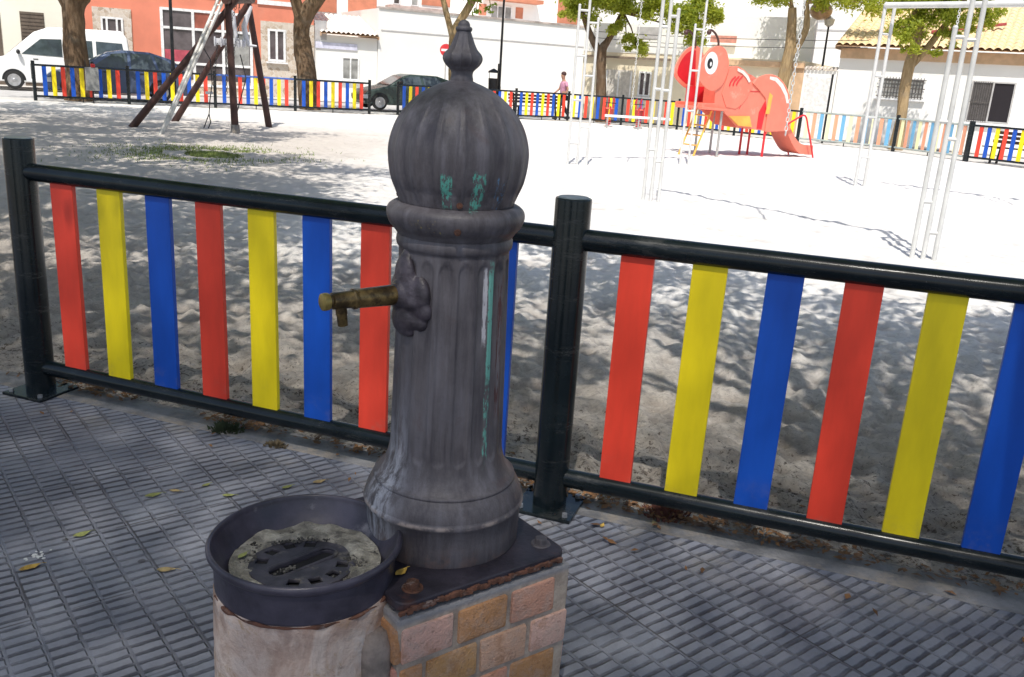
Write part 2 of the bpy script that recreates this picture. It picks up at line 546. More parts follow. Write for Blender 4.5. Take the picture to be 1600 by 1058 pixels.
def slat_mat(name, col):
    s = NT(name)
    oi = s.n('ShaderNodeObjectInfo')
    f = s.noise(1.0, 5, 0.6, s.mapping(scale=(14, 14, 3)))
    c = s.mix(s.step(f, 0.25, 0.75), [v * 0.88 for v in col], [min(1, v * 1.06) for v in col])
    c = s.mix(s.math('MULTIPLY', oi.outputs['Random'], 0.16), c, [v * 0.7 + 0.03 for v in col])
    spk = s.step(s.noise(55, 5, 0.75), 0.72, 0.745)
    c = s.mix(s.math('MULTIPLY', spk, 0.5), c, (0.32, 0.27, 0.22))
    x, y, z = s.sep()
    low = s.math('MULTIPLY', s.step(z, 0.30, 0.14), s.step(s.noise(12, 6, 0.7), 0.48, 0.7))
    c = s.mix(s.math('MULTIPLY', low, 0.28), c, (0.30, 0.24, 0.18))
    nrm = s.bump(s.noise(1.0, 5, 0.6, s.mapping(scale=(60, 60, 3))), 0.12, 0.002)
    return s.fin(c, 0.38, 0, nrm, 0.45)


RED = slat_mat('red_slat_paint', (0.84, 0.062, 0.032))
YEL = slat_mat('yellow_slat_paint', (0.96, 0.74, 0.010))
BLU = slat_mat('blue_slat_paint', (0.005, 0.085, 0.50))
SLATS = [RED, YEL, BLU]
SNAME = ['red', 'yellow', 'blue']
STEEL = mat('galvanised_bolt', (0.32, 0.33, 0.35), 0.45, 0.6, 0.2, 40)
BLACK = mat('black_metal', (0.016, 0.016, 0.018), 0.45, 0, 0.3, 12, spec=0.4)
WHITE = mat('white_steel', (0.80, 0.80, 0.79), 0.4, 0, 0.05, 4, dirt=((0.45, 0.40, 0.36), 0.62, 0.5))
SWINGW = mat('swing_frame_paint', (0.60, 0.60, 0.59), 0.45, 0, 0.1, 4, dirt=((0.38, 0.35, 0.33), 0.60, 0.5))
CHAINP = mat('pale_chain', (0.66, 0.66, 0.65), 0.45, 0.1, 0.1, 30)
CHAIN = mat('chain_steel', (0.42, 0.42, 0.41), 0.45, 0.4, 0.15, 30)

# ------------------------------------------------------------------ layout frames
ML = Vector((-2.1158, 3.7689, 0)); MM = Vector((0.1754, 2.9657, 0))
FD = (MM - ML).normalized()                    # along the near fence, to the right
FN = Vector((-FD.y, FD.x, 0))                  # towards the sand
PANEL = (MM - ML).length
U = Vector((math.cos(R(27.4)), math.sin(R(27.4)), 0)); N = Vector((-U.y, U.x, 0))
P0 = Vector((-14.2, 26.4, 0))
BU = Vector((math.cos(R(-30)), math.sin(R(-30)), 0)); BN = Vector((-BU.y, BU.x, 0))
B0 = Vector((13.2, 33.9, 0))
Z = Vector((0, 0, 1))


def LP(t, n, z=0.0): return P0 + U * t + N * n + Z * z
def BP(t, n, z=0.0): return B0 + BU * t + BN * n + Z * z


# far fence corners (inside of the playground)
F1 = [LP(0, 0), LP(10.0, 0)]
F2 = [Vector((-4.46, 31.75, 0)), Vector((1.6, 35.6, 0))]
F3 = [Vector((1.6, 35.6, 0)), Vector((5.6, 34.0, 0)), Vector((9.1, 30.6, 0)), Vector((11.5, 28.55, 0)), Vector((12.5, 25.85, 0)), Vector((14.4, 22.6, 0))]
FAR = [LP(-45, 0)] + F1 + F2 + F3[1:] + [Vector((40, -25, 0))]


def ray_hit(th, a, b):
    d = Vector((math.sin(th), math.cos(th)))
    ex, ey = b.x - a.x, b.y - a.y
    den = d.x * ey - d.y * ex
    if abs(den) < 1e-9: return None
    t = (a.x * ey - a.y * ex) / den
    k = (a.x * d.y - a.y * d.x) / den
    return t if (t > 0 and -1e-6 <= k <= 1 + 1e-6) else None


# ------------------------------------------------------------------ ground sheets
def poly_sheet(name, pts, mat_, z, lab=None):
    bm = new()
    bm.faces.new([bm.verts.new((p[0], p[1], z)) for p in pts])
    o = obj(name, bm, mat_, smooth=False)
    return tag(o, kind='structure')


EARTH = mat('dry_earth', (0.34, 0.29, 0.24), 0.95, 0, 0.2, 0.6, 0.4, 10, 0.03)
ROADM = mat('street_surface', (0.46, 0.45, 0.44), 0.9, 0, 0.12, 1.5, 0.3, 60, 0.005)
PAVM = mat('pale_pavement', (0.55, 0.53, 0.50), 0.9, 0, 0.12, 2.5, 0.3, 60, 0.005)
bm = new()
g = 1500
bm.faces.new([bm.verts.new(p) for p in ((-g, -g, -0.09), (g, -g, -0.09), (g, g, -0.09), (-g, g, -0.09))])
tag(obj('ground', bm, EARTH, smooth=False), kind='structure')

# ribbed paving on the photographer's side of the near fence
a = ML - FD * 30 - FN * 0.02; b = MM + FD * 30 - FN * 0.02
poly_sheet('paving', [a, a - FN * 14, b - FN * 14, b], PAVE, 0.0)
bm = new()
mid = (a + b) / 2 + FN * 0.075
box(bm, (mid.x, mid.y, -0.042), ((b - a).length, 0.15, 0.09), rotz=math.atan2(FD.y, FD.x), bevel=0.006)
tag(obj('kerb', bm, CONC, smooth=False), kind='structure')

# street and pavements beyond the far fence
poly_sheet('road', [LP(-60, 0.3), LP(17, 0.3), BP(-10, -3), BP(40, -3), BP(40, 60), LP(30, 60), LP(-60, 60)], ROADM, -0.06)
for pts in ([LP(-60, -0.15), LP(10.2, -0.15), LP(12.5, 1.5), LP(-60, 1.5)], [LP(-60, 9.6), LP(26, 9.6), LP(26, 11.3), LP(-60, 11.3)],
            [F2[0] + Vector((.1, -.15, 0)), F2[1], F3[1], F3[2], F3[3], F3[4], F3[5], F3[5] + Vector((6, 3, 0)), BP(0.4, -2.2), BP(-7, -2.4), F2[0] + Vector((1.2, 2.6, 0))],
            [BP(-12.2, -1.4), BP(30, -1.4), BP(30, 0.2), BP(-12.2, 0.2)]):
    bm = new()
    tri = [bm.verts.new((p[0], p[1], -0.04)) for p in pts]
    f = bm.faces.new(tri)
    r = bmesh.ops.extrude_face_region(bm, geom=[f])
    for v in [e for e in r['geom'] if isinstance(e, bmesh.types.BMVert)]: v.co.z = -0.008
    tag(obj('pavement', bm, PAVM, smooth=False), kind='structure')


def sand_height(x, y, fade):
    p = Vector((x, y, 0.0))
    h = 0.030 * mnoise.noise(p * 1.1)
    h += 0.028 * mnoise.noise(p * 3.6 + Vector((7, 3, 1)))
    h += 0.042 * mnoise.noise(p * 7.5 + Vector((1, 9, 4)))
    h += 0.028 * mnoise.noise(p * 16 + Vector((5, 5, 2)))
    # scuffed footprints
    c = mnoise.voronoi(p * 3.1)[0][0]
    h -= 0.026 * max(0.0, 1 - c * 3.2)
    far = max(0.0, min(1.0, (0.331 * x + 0.9437 * y - 5.5) / 4.0))
    return h * fade * (1 - 0.5 * far)


def make_sand():
    ths = [R(-64 + 128 * i / 900) for i in range(901)]
    rows = 430
    verts = []
    faces = []
    a0 = ML + FN * 0.128 - FD * 80; b0 = MM + FN * 0.128 + FD * 80
    for j, th in enumerate(ths):
        r0 = ray_hit(th, a0, b0)
        hits = [ray_hit(th, p, q) for p, q in zip(FAR, FAR[1:])]
        hits = [h for h in hits if h]
        r1 = min(min(hits) if hits else 60, 60) + 0.1
        r0 = min(r0, r1 - 0.5) if r0 else 3
        for i in range(rows):
            t = i / (rows - 1)
            r = r0 * (r1 / r0) ** t
            x, y = r * math.sin(th), r * math.cos(th)
            fade = min(1.0, 0.15 + (r - r0) / 0.5) * min(1.0, 0.3 + (r1 - r) / 3)
            verts.append((x, y, -0.012 + sand_height(x, y, fade)))
    for j in range(len(ths) - 1):
        for i in range(rows - 1):
            a_ = j * rows + i
            faces.append((a_, a_ + 1, a_ + rows + 1, a_ + rows))
    me = bpy.data.meshes.new('sand')
    me.from_pydata(verts, [], faces)
    me.update()
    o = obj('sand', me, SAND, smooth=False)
    me.polygons.foreach_set('use_smooth', [True] * len(me.polygons))
    tag(o, kind='structure')


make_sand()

# ------------------------------------------------------------------ near fence
def post(name, base, parent, h, r, mat_, seg=28, plate=0.0, rot=0.0):
    bm = new()
    lathe(bm, [(-0.02 if not plate else 0.0, r), (h - 0.006, r), (h - 0.002, r * 0.985), (h, r * 0.95)], base, seg)
    o = obj('post', bm, mat_, parent, ang=30)
    if plate:
        bm = new()
        box(bm, base + Z * 0.008, (plate, plate, 0.012), rotz=rot, bevel=0.002)
        bp = obj('base_plate', bm, mat_, o, smooth=False)
        for sx in (-1, 1):
            for sy in (-1, 1):
                bm = new()
                q = base + (FD * sx + FN * sy) * plate * 0.38
                bmesh.ops.create_cone(bm, cap_ends=True, segments=6, radius1=0.011, radius2=0.010, depth=0.014, matrix=Matrix.Translation(q + Z * 0.02))
                obj('bolt', bm, STEEL, o, smooth=False)
        bm = new()
        lathe(bm, [(h + 0.0005, r * 0.86), (h + 0.004, r * 0.80)], base, seg)
        obj('post_cap', bm, CAPM, o)
    return o


CAPM = mat('grey_cap', (0.16, 0.19, 0.21), 0.35, 0, 0.2, 20)
nf = thing('playground_fence', 'nearest fence of red, yellow and blue slats between dark round posts, right behind the fountain', 'fence', tuple(ML))
rotF = math.atan2(FD.y, FD.x)
FD2 = (Matrix.Rotation(R(1.1), 3, 'Z') @ FD)
PSTART = [ML, MM, MM + FD2 * PANEL]
for k in range(3):
    post('post', PSTART[k], nf, 1.128, 0.0615, GREEN, 32, 0.22, rotF)
for k in range(2):
    p = PSTART[k]; fd = (FD, FD2)[k]; rise = (0.0, 0.014)[k]
    for nm, z, r in (('top_rail', 0.992, 0.037), ('bottom_rail', 0.124, 0.034)):
        bm = new()
        rs = rise if nm == 'bottom_rail' else rise * .4
        tube(bm, [p + fd * 0.05 + Z * z, p + fd * PANEL * 0.5 + Z * (z - 0.002 + rs * .7), p + fd * (PANEL - 0.05) + Z * (z + rs * 1.4)], r, 24)
        obj(nm, bm, GREEN, nf, ang=60)
    n0, step, w = ((0.225, 0.2447, 0.118), (0.234, 0.2345, 0.112))[k]
    for i in range(9):
        q = p + fd * (n0 + step * i) + Z * (rise * .7 * i / 5)
        bm = new()
        box(bm, (0, 0, 0), (w, 0.021, 0.835), bevel=0.003)
        tilt = rnd.uniform(-0.006, 0.006)
        bm.transform(Matrix.Translation(q + Z * 0.555 + FN * rnd.uniform(-0.003, 0.003)) @ Matrix.Rotation(math.atan2(fd.y, fd.x), 4, 'Z') @ Matrix.Rotation(tilt, 4, 'Y'))
        obj('slat', bm, SLATS[i % 3], nf, smooth=False, label=SNAME[i % 3] + ' painted wooden slat')

# ------------------------------------------------------------------ far fences
def far_fence(pts, label, order, post_r=0.05, n_extra=0, spacing=0.243, pmat=None, rail_mats=None, panel=2.43, name='playground_fence', slats=None, rail_c=None):
    pmat = pmat or GREEN
    f = thing(name, label, 'fence', tuple(pts[0]), 0, 'colourful slat fences round the playground')
    idx = 0
    count = 0
    for si, (a, b) in enumerate(zip(pts, pts[1:])):
        d = (b - a); L = d.length; d.normalize()
        m = max(1, round(L / panel)); seg = L / m
        for k in range(m):
            p = a + d * seg * k
            bm = new(); lathe(bm, [(-0.06, post_r), (1.10, post_r), (1.105, post_r * 0.9)], p, 10)
            obj('post', bm, pmat, f)
            for nm, z in (('top_rail', 0.99), ('bottom_rail', 0.125)):
                bm = new(); tube(bm, [p + Z * z, p + d * seg + Z * z], 0.03, 8)
                obj(nm, bm, (rail_mats or {}).get((si, k, nm), rail_c or pmat), f)
            bm = new(); tube(bm, [p + d * seg * 0.5 + Z * 0.1, p + d * seg * 0.5 - Z * 0.06], 0.016, 6)
            obj('support_foot', bm, pmat, f)
            ns = int((seg - 0.2) / spacing)
            for i in range(ns):
                if count >= 98: break
                q = p + d * ((seg - (ns - 1) * spacing) / 2 + i * spacing)
                bm = new(); box(bm, q + Z * 0.555, (0.115, 0.02, 0.83), rotz=math.atan2(d.y, d.x))
                obj('slat', bm, (slats or SLATS)[order[idx % 3]], f, smooth=False)
                idx += 1; count += 1
    bm = new(); lathe(bm, [(-0.06, post_r), (1.10, post_r), (1.105, post_r * 0.9)], pts[-1], 10)
    obj('post', bm, pmat, f)
    return f


BLUEP = mat('blue_rail_paint', (0.06, 0.13, 0.42), 0.35)
far_fence(F1, 'long slat fence at the left in front of the white van and dark blue car', (2, 1, 0), rail_mats={(0, 2, 'top_rail'): BLUEP})
far_fence(F2, 'slat fence behind the round fountain head, in front of the green car', (2, 1, 0))
far_fence([F3[0], F3[1], F3[2]], 'slat fence running behind the two red spring riders and the red caterpillar slide', (1, 2, 0), 0.045)
far_fence([F3[2], F3[3], F3[4]], 'glare-pale slat fence right of the red slide, in front of the barred window', (1, 0, 2), 0.06, panel=3.0, slats=[slat_mat('glare_pale_orange_slat', (0.80, 0.36, 0.22)), slat_mat('glare_pale_cream_slat', (0.90, 0.85, 0.50)), slat_mat('glare_pale_light_blue_slat', (0.16, 0.42, 0.66))], rail_c=mat('glare_pale_rail', (0.34, 0.38, 0.36), .4))  # sun glare painted in as paler slat and rail colours
far_fence([F3[4], F3[5]], 'slat fence at the far right edge below the open dark window', (0, 2, 1), 0.08, panel=3.6)

# ------------------------------------------------------------------ fountain
fo = thing('drinking_fountain', 'dark cast iron drinking fountain with fluted column, domed head and brass tap on bricks', 'fountain', (FX, FY, 0))
FC = Vector((FX, FY, 0))


def flute_mod(nf_, depth, z0, z1, soft, phase=0.0, duty=0.72):
    def f(th, z, r):
        k = (th * nf_ / (2 * PI) + phase) % 1.0
        d = abs(k - 0.5) * 2            # 0 centre of channel .. 1 ridge
        d /= duty
        # rounded ends
        e = 0.0
        if z > z1: return r
        if z < z0: return r
        edge = min(z - z0, z1 - z)
        if edge < soft: e = 1 - edge / soft
        q = d * d + e * e
        if q >= 1: return r
        return r - depth * math.sqrt(1 - q) ** 0.7
    return f


# column with flared foot
low = [(0.487, 0.1705), (0.492, 0.1725), (0.53, 0.1735), (0.574, 0.1765), (0.577, 0.1795), (0.583, 0.181), (0.589, 0.1795), (0.592, 0.1765)]
low += spline([(0.594, 0.1765), (0.607, 0.1735), (0.622, 0.167), (0.632, 0.1605), (0.636, 0.1575)], 4)
low += [(0.638, 0.1590), (0.643, 0.1575)]
low += spline([(0.6445, 0.152), (0.655, 0.1435), (0.672, 0.1345), (0.69, 0.1285), (0.708, 0.1255), (0.735, 0.1243)], 5)
up = [(0.74, 0.1242), (0.85, 0.1222), (0.97, 0.1196), (1.114, 0.1163), (1.150, 0.1158)]
up = resample(up, 0.006)
neck = [(1.152, 0.1175), (1.156, 0.1205), (1.164, 0.1222), (1.172, 0.1215), (1.176, 0.1195), (1.179, 0.1195)]
bm = new()
lathe(bm, low + up + neck, FC, 432, flute_mod(18, 0.0050, 0.70, 1.135, 0.022, 0.15))
col_o = obj('column', bm, IRON, fo, ang=60)
# collar ring
bm = new()
ringp = [(1.178, 0.118)] + spline([(1.180, 0.1215), (1.189, 0.1275), (1.200, 0.1370), (1.216, 0.1432), (1.229, 0.1428), (1.238, 0.1365), (1.244, 0.126), (1.245, 0.117)], 6)
lathe(bm, ringp, FC, 96)
ring_o = obj('collar_ring', bm, IRON, fo, ang=60)
# ribbed dome
domp = spline([(1.2455, 0.119), (1.2555, 0.1225), (1.270, 0.1285), (1.287, 0.1355), (1.305, 0.1400), (1.328, 0.1432), (1.352, 0.1438), (1.376, 0.1395), (1.400, 0.1310), (1.422, 0.1180), (1.441, 0.1015), (1.457, 0.0830), (1.469, 0.0640), (1.478, 0.0450), (1.4835, 0.0300), (1.486, 0.0245)], 6)


def dome_mod(th, z, r):
    k = (th * 18 / (2 * PI) + 0.15) % 1.0
    d = abs(k - 0.5) * 2
    amp = 0.030 * min(1, max(0, (z - 1.252) / 0.02)) * min(1, max(0, (1.470 - z) / 0.05))
    g = math.sqrt(max(0.0, 1 - (d / 0.74) ** 2)) if d < 0.74 else 0
    return r * (1 - amp * g)


bm = new()
lathe(bm, domp, FC, 432, dome_mod)
obj('dome', bm, IRON, fo, ang=60)
# finial
finp = spline([(1.4855, 0.0232), (1.490, 0.0228), (1.497, 0.0215), (1.504, 0.0225), (1.5085, 0.0262), (1.516, 0.0340), (1.524, 0.0388), (1.531, 0.0396), (1.538, 0.0365), (1.546, 0.0290), (1.556, 0.0235), (1.567, 0.0190), (1.577, 0.0150), (1.5795, 0.0142)], 5)
finp += [(1.5805, 0.0158), (1.584, 0.0168), (1.587, 0.0158), (1.589, 0.0125)] + spline([(1.5895, 0.0118), (1.594, 0.0112), (1.599, 0.0075), (1.6015, 0.001)], 4)


def fin_mod(th, z, r):
    if 1.510 < z < 1.577:
        k = (th * 12 / (2 * PI)) % 1.0
        return r * (1 - 0.055 * math.sqrt(max(0, 1 - (abs(k - 0.5) * 2) ** 2)))
    return r


bm = new()
lathe(bm, finp, FC, 144, fin_mod)
obj('finial', bm, IRON2, fo, ang=60)
# screws in dome and ring, front
FRONT = Vector((-VX, -VY, 0)); RIGHT = Vector((VY, -VX, 0))
for ang, r, z in ((3, 0.1215, 1.2545), (2, 0.1425, 1.205), (-100, 0.121, 1.253), (130, 0.121, 1.253)):
    d = FRONT * math.cos(R(ang)) + RIGHT * math.sin(R(ang))
    x, y, dd = frame_from(d)
    bm = new()
    bmesh.ops.create_cone(bm, cap_ends=True, segments=12, radius1=0.0075, radius2=0.0058, depth=0.009, matrix=Matrix.Translation(FC + d * r + Z * z) @ Matrix((x, y, dd)).transposed().to_4x4())
    bmesh.ops.create_cone(bm, cap_ends=True, segments=6, radius1=0.0035, radius2=0.003, depth=0.012, matrix=Matrix.Translation(FC + d * r + Z * z) @ Matrix((x, y, dd)).transposed().to_4x4())
    obj('screw', bm, RUST, fo, smooth=False)

# base plate on the plinth
D1 = Vector((math.cos(R(37.1)), math.sin(R(37.1)), 0)); D2 = Vector((-D1.y, D1.x, 0))
PF = Vector((-0.187, 1.527, 0))
PW, PD = 0.430, 0.46


def rough_rect(w, d, rad, n=5):
    pts = []
    for cx, cy, a0 in ((w - rad, rad, -90), (w - rad, d - rad, 0), (rad, d - rad, 90), (rad, rad, 180)):
        for k in range(n + 1):
            a = R(a0 + 90 * k / n)
            pts.append((cx + rad * math.cos(a), cy + rad * math.sin(a)))
    return pts


bm = new()
prism(bm, rough_rect(PW, PD, 0.03), PF + Z * 0.468, D1, D2, Z, 0.020)
pl_o = obj('base_plate', bm, mat('plate_iron', (0.030, 0.026, 0.036), 0.45, 0, 0.4, 14, 0.5, 60, 0.004, dirt=((0.10, 0.04, 0.028), 0.60, 0.7)), fo, smooth=False)
mod_bevel(pl_o, 0.003)
# flaking rusty rim of the plate (front edge)
bm = new()
rr = random.Random(3)
for k in range(46):
    s_ = 0.005 + (PW - 0.03) * k / 45
    q = PF + D1 * s_ - D2 * 0.002 + Z * (0.4725 + rr.uniform(-0.003, 0.004))
    box(bm, q, (0.014, 0.005 + rr.uniform(0, 0.004), 0.009 + rr.uniform(-0.004, 0.005)), rotz=R(37.1) + rr.uniform(-.3, .3), bevel=0.0015)
obj('rust_flakes', bm, RUST, pl_o, smooth=False)
for a, b in ((0.395, 0.055), (0.395, 0.41), (0.045, 0.41), (0.055, 0.045)):
    bm = new()
    q = PF + D1 * a + D2 * b + Z * 0.488
    bmesh.ops.create_cone(bm, cap_ends=True, segments=6, radius1=0.016, radius2=0.0145, depth=0.018, matrix=Matrix.Translation(q + Z * 0.007))
    bmesh.ops.create_cone(bm, cap_ends=True, segments=20, radius1=0.023, radius2=0.022, depth=0.006, matrix=Matrix.Translation(q))
    o = obj('bolt', bm, RUST if a < .1 else IRON2, pl_o, smooth=False)
    mod_bevel(o, 0.002)

# brick plinth: mortar core and single bricks with their own tone
bm = new()
c = PF + D1 * (PW / 2) + D2 * (PD / 2)
box(bm, (c.x, c.y, 0.2285), (PW + 0.010, PD + 0.010, 0.457), rotz=R(37.1), bevel=0.006)
core = obj('mortar_core', bm, MORTAR, fo, smooth=False)
bm = new()
tone = bm.loops.layers.float_color.new('tone')
tones = [(0.50, 0.34, 0.29), (0.37, 0.20, 0.10), (0.43, 0.22, 0.17), (0.49, 0.35, 0.30), (0.36, 0.19, 0.10), (0.46, 0.29, 0.23), (0.50, 0.37, 0.32)]
pick = [[0, 1, 2, 3], [4, 1, 5, 3], [1, 2, 4, 0], [5, 0, 1, 3], [2, 6, 4, 0]]
offs = [0.0, -0.075, 0.01, -0.05, 0.0]
rr = random.Random(11)
for row in range(5):
    zt = 0.4365 - row * 0.0935
    for face in range(4):
        O, da, dn, Lf = ((PF, D1, -D2, PW), (PF + D1 * PW, D2, D1, PD), (PF + D1 * PW + D2 * PD, -D1, D2, PW), (PF + D2 * PD, -D2, -D1, PD))[face]
        x = offs[row] + (0.0 if face % 2 == 0 else -0.06) + 0.003
        i = 0
        while x < Lf:
            x0, x1 = max(x, 0.001), min(x + 0.121 + rr.uniform(-.004, .004), Lf + 0.004)
            if x1 - x0 > 0.03:
                m = O + da * ((x0 + x1) / 2) + dn * 0.0005 + Z * (zt - 0.040)
                before = set(bm.faces)
                box(bm, (0, 0, 0), (x1 - x0, 0.022, 0.079), bevel=0.006)
                fs = [f for f in bm.faces if f not in before]
                vs = list({v for f in fs for v in f.verts})
                M3 = Matrix((da, dn, Z)).transposed().to_4x4()
                bmesh.ops.transform(bm, matrix=Matrix.Translation(m) @ M3 @ Matrix.Rotation(rr.uniform(-.012, .012), 4, 'Y'), verts=vs)
                for v in vs:
                    nz = mnoise.noise_vector(v.co * 38)
                    v.co += nz * 0.0030 + mnoise.noise_vector(v.co * 120) * 0.001
                t = tones[pick[row][i % 4]] if face == 0 else rr.choice(tones)
                t = [min(.85, c_ * q_ * rr.uniform(0.94, 1.08)) for c_, q_ in zip(t, (1.34, 1.28, 1.22))]
                for f in fs:
                    for l in f.loops: l[tone] = (t[0], t[1], t[2], 1)
                i += 1
            x += 0.135
o = obj('brickwork', bm, BRICK, fo, ang=50)

# round pedestal and basin
BC = Vector((-0.398, 1.639, 0))


def ped_mod(th, z, r):
    p = Vector((math.cos(th), math.sin(th), z * 3))
    return r + 0.0055 * mnoise.noise(p * 2.2) + 0.0022 * mnoise.noise(p * 9)


bm = new()
lathe(bm, resample([(0.0, 0.192), (0.45, 0.187), (0.472, 0.186), (0.478, 0.180)], 0.012), BC, 160, ped_mod)
obj('pedestal', bm, PEDM, fo, ang=60)
# filler between pedestal and plinth
bm = new()
fp = PF + D2 * 0.04 - D1 * 0.03
tube(bm, [Vector((fp.x, fp.y, 0.03 * k)) for k in range(15)], [0.044 - .0008 * k for k in range(14)] + [0.022], 40)
for v in bm.verts:
    v.co += mnoise.noise_vector(v.co * 22) * 0.004 + mnoise.noise_vector(v.co * 70) * 0.0015
obj('mortar_fillet', bm, mat('dark_mortar', (0.22, 0.185, 0.165), .95, 0, .35, 12, .6, 60, .008, dirt=((0.09, 0.075, 0.08), .52, .7)), fo, ang=80)
bm = new()
basp = [(0.4735, 0.165), (0.4735, 0.181), (0.477, 0.1835)] + spline([(0.480, 0.1835), (0.505, 0.1835), (0.530, 0.1845), (0.542, 0.1862)], 4) + spline([(0.5445, 0.1895), (0.549, 0.1945), (0.556, 0.1972), (0.562, 0.1962), (0.5655, 0.1930), (0.5655, 0.1895), (0.562, 0.1868), (0.550, 0.1825), (0.525, 0.1690), (0.500, 0.1500), (0.486, 0.1350), (0.482, 0.120)], 6)


def bas_mod(th, z, r):
    return r + 0.0012 * mnoise.noise(Vector((math.cos(th) * 3, math.sin(th) * 3, z * 8)))


lathe(bm, basp, BC, 144, bas_mod, caps=(True, True))
bas = obj('basin', bm, BASM, fo, ang=60)
# rust creeping out of the joint under the basin
bm = new()
sp_ = []
for k in range(0, 61):
    th = R(-150 + 165 * k / 60)
    sp_.append((BC + Vector((math.cos(th) * 0.1845, math.sin(th) * 0.1845, 0.4725 + 0.004 * mnoise.noise(Vector((k * .35, 0, 0))))), 0.0016 + 0.0052 * max(0, mnoise.noise(Vector((k * .22, 4, 1))) + .25)))
tube(bm, [p for p, _ in sp_], [max(.001, r_) for _, r_ in sp_], 7)
obj('rust_seam', bm, RUST, bas)
# silt
bm = new()
rings = []
for i in range(56):
    r = 0.154 * i / 55
    ring = []
    for k in range(144):
        th = 2 * PI * k / 144
        p = BC + Vector((r * math.cos(th), r * math.sin(th), 0))
        gd = math.hypot(p.x + 0.405, p.y - 1.632) / 0.108
        cov = 0.10 * mnoise.noise(p * 17) + 0.16 * mnoise.noise(p * 9 + Vector((3, 1, 0)))
        k_ = max(0.0, min(1.0, (gd + cov - 0.86) / 0.10))
        h = 0.4905 + (0.0185 + 0.003 * mnoise.noise(p * 15)) * k_ + 0.0030 * mnoise.noise(p * 34) + 0.0022 * mnoise.noise(p * 80) + 0.010 * mnoise.noise(p * 24) * min(1, r * 9) + 0.004 * max(0, (r - 0.11) / 0.04)
        ring.append(bm.verts.new((p.x, p.y, h)))
    rings.append(ring)
for a_, b_ in zip(rings, rings[1:]):
    for k in range(144):
        bm.faces.new((a_[k], a_[(k + 1) % 144], b_[(k + 1) % 144], b_[k]))
bmesh.ops.remove_doubles(bm, verts=bm.verts[:], dist=0.0002)
obj('silt', bm, SILT, bas)

# drain grate with real square holes and a slot
GC = Vector((-0.405, 1.634, 0.5030)); GA = R(47)
cu = bpy.data.curves.new('grate_shape', 'CURVE')
cu.dimensions = '2D'; cu.fill_mode = 'BOTH'; cu.extrude = 0.0035; cu.bevel_depth = 0.0012; cu.bevel_resolution = 1


def spl(pts):
    s_ = cu.splines.new('POLY')
    s_.points.add(len(pts) - 1)
    for p, q in zip(s_.points, pts): p.co = (q[0], q[1], 0, 1)
    s_.use_cyclic_u = True


spl([((0.108 + 0.004 * mnoise.noise(Vector((math.cos(k * .131) * 3, math.sin(k * .131) * 3, 0)))) * math.cos(2 * PI * k / 48), (0.108 + 0.004 * mnoise.noise(Vector((math.cos(k * .131) * 3, math.sin(k * .131) * 3, 0)))) * math.sin(2 * PI * k / 48)) for k in range(48)])
slot = [(0.058 + 0.019 * math.cos(R(a)), 0.019 * math.sin(R(a))) for a in range(-90, 91, 18)] + [(-0.058 + 0.019 * math.cos(R(a)), 0.019 * math.sin(R(a))) for a in range(90, 271, 18)]
spl(slot)
for k in range(12):
    th = 2 * PI * (k + 0.5) / 12
    cx, cy = 0.083 * math.cos(th), 0.083 * math.sin(th)
    if abs(cy) < 0.03: continue
    h_ = 0.0135
    spl([(cx + h_ * (math.cos(th) * a - math.sin(th) * b), cy + h_ * (math.sin(th) * a + math.cos(th) * b)) for a, b in ((-1, -1), (1, -1), (1, 1), (-1, 1))])
tmp = bpy.data.objects.new('grate_tmp', cu)
C.objects.link(tmp)
bpy.context.view_layer.update()
me = bpy.data.meshes.new_from_object(tmp.evaluated_get(bpy.context.evaluated_depsgraph_get()))
bpy.data.objects.remove(tmp)
me.transform(Matrix.Translation(GC) @ Matrix.Rotation(GA, 4, 'Z') @ Matrix.Rotation(R(-2.5), 4, 'X') @ Matrix.Rotation(R(2.0), 4, 'Y'))
gr_o = obj('drain_grate', me, GRATE, fo, smooth=False)
bm = new()
bmesh.ops.create_circle(bm, cap_ends=True, segments=40, radius=0.108, matrix=Matrix.Translation(GC - Z * 0.0050))
obj('drain_shade_disc', bm, DRAIN_SHADE, gr_o, smooth=False)  # black disc stands in for the unlit depth under the holes
bm = new()
for k in range(1500):
    a_, d_ = rr.uniform(0, 2 * PI), 0.148 * math.sqrt(rr.random())
    p = BC + Vector((d_ * math.cos(a_), d_ * math.sin(a_), 0))
    g_ = mnoise.noise(Vector((p.x * 16, p.y * 16, 2)))
    if g_ < 0.08 + (0.22 if d_ < .085 else 0): continue
    box(bm, (p.x, p.y, 0.5050 + rr.uniform(0, .004)), (rr.uniform(.002, .007), rr.uniform(.002, .005), rr.uniform(.002, .005)), rotz=rr.uniform(0, 3))
tag(obj('silt_crumbs', bm, mat('dark_debris', (0.085, 0.08, 0.072), .9, 0, .6, 60), bas, smooth=False), kind='stuff')
# raised rim of the slot
bm = new()
ring1 = []
Mg = Matrix.Translation(GC) @ Matrix.Rotation(GA, 4, 'Z')
path = [Mg @ Vector((x_ * 1.04, y_ * 1.15, 0.0045)) for x_, y_ in slot]
path.append(path[0])
tube(bm, path, 0.0042, 8, cap=False)
obj('slot_rim', bm, GRATE, gr_o)

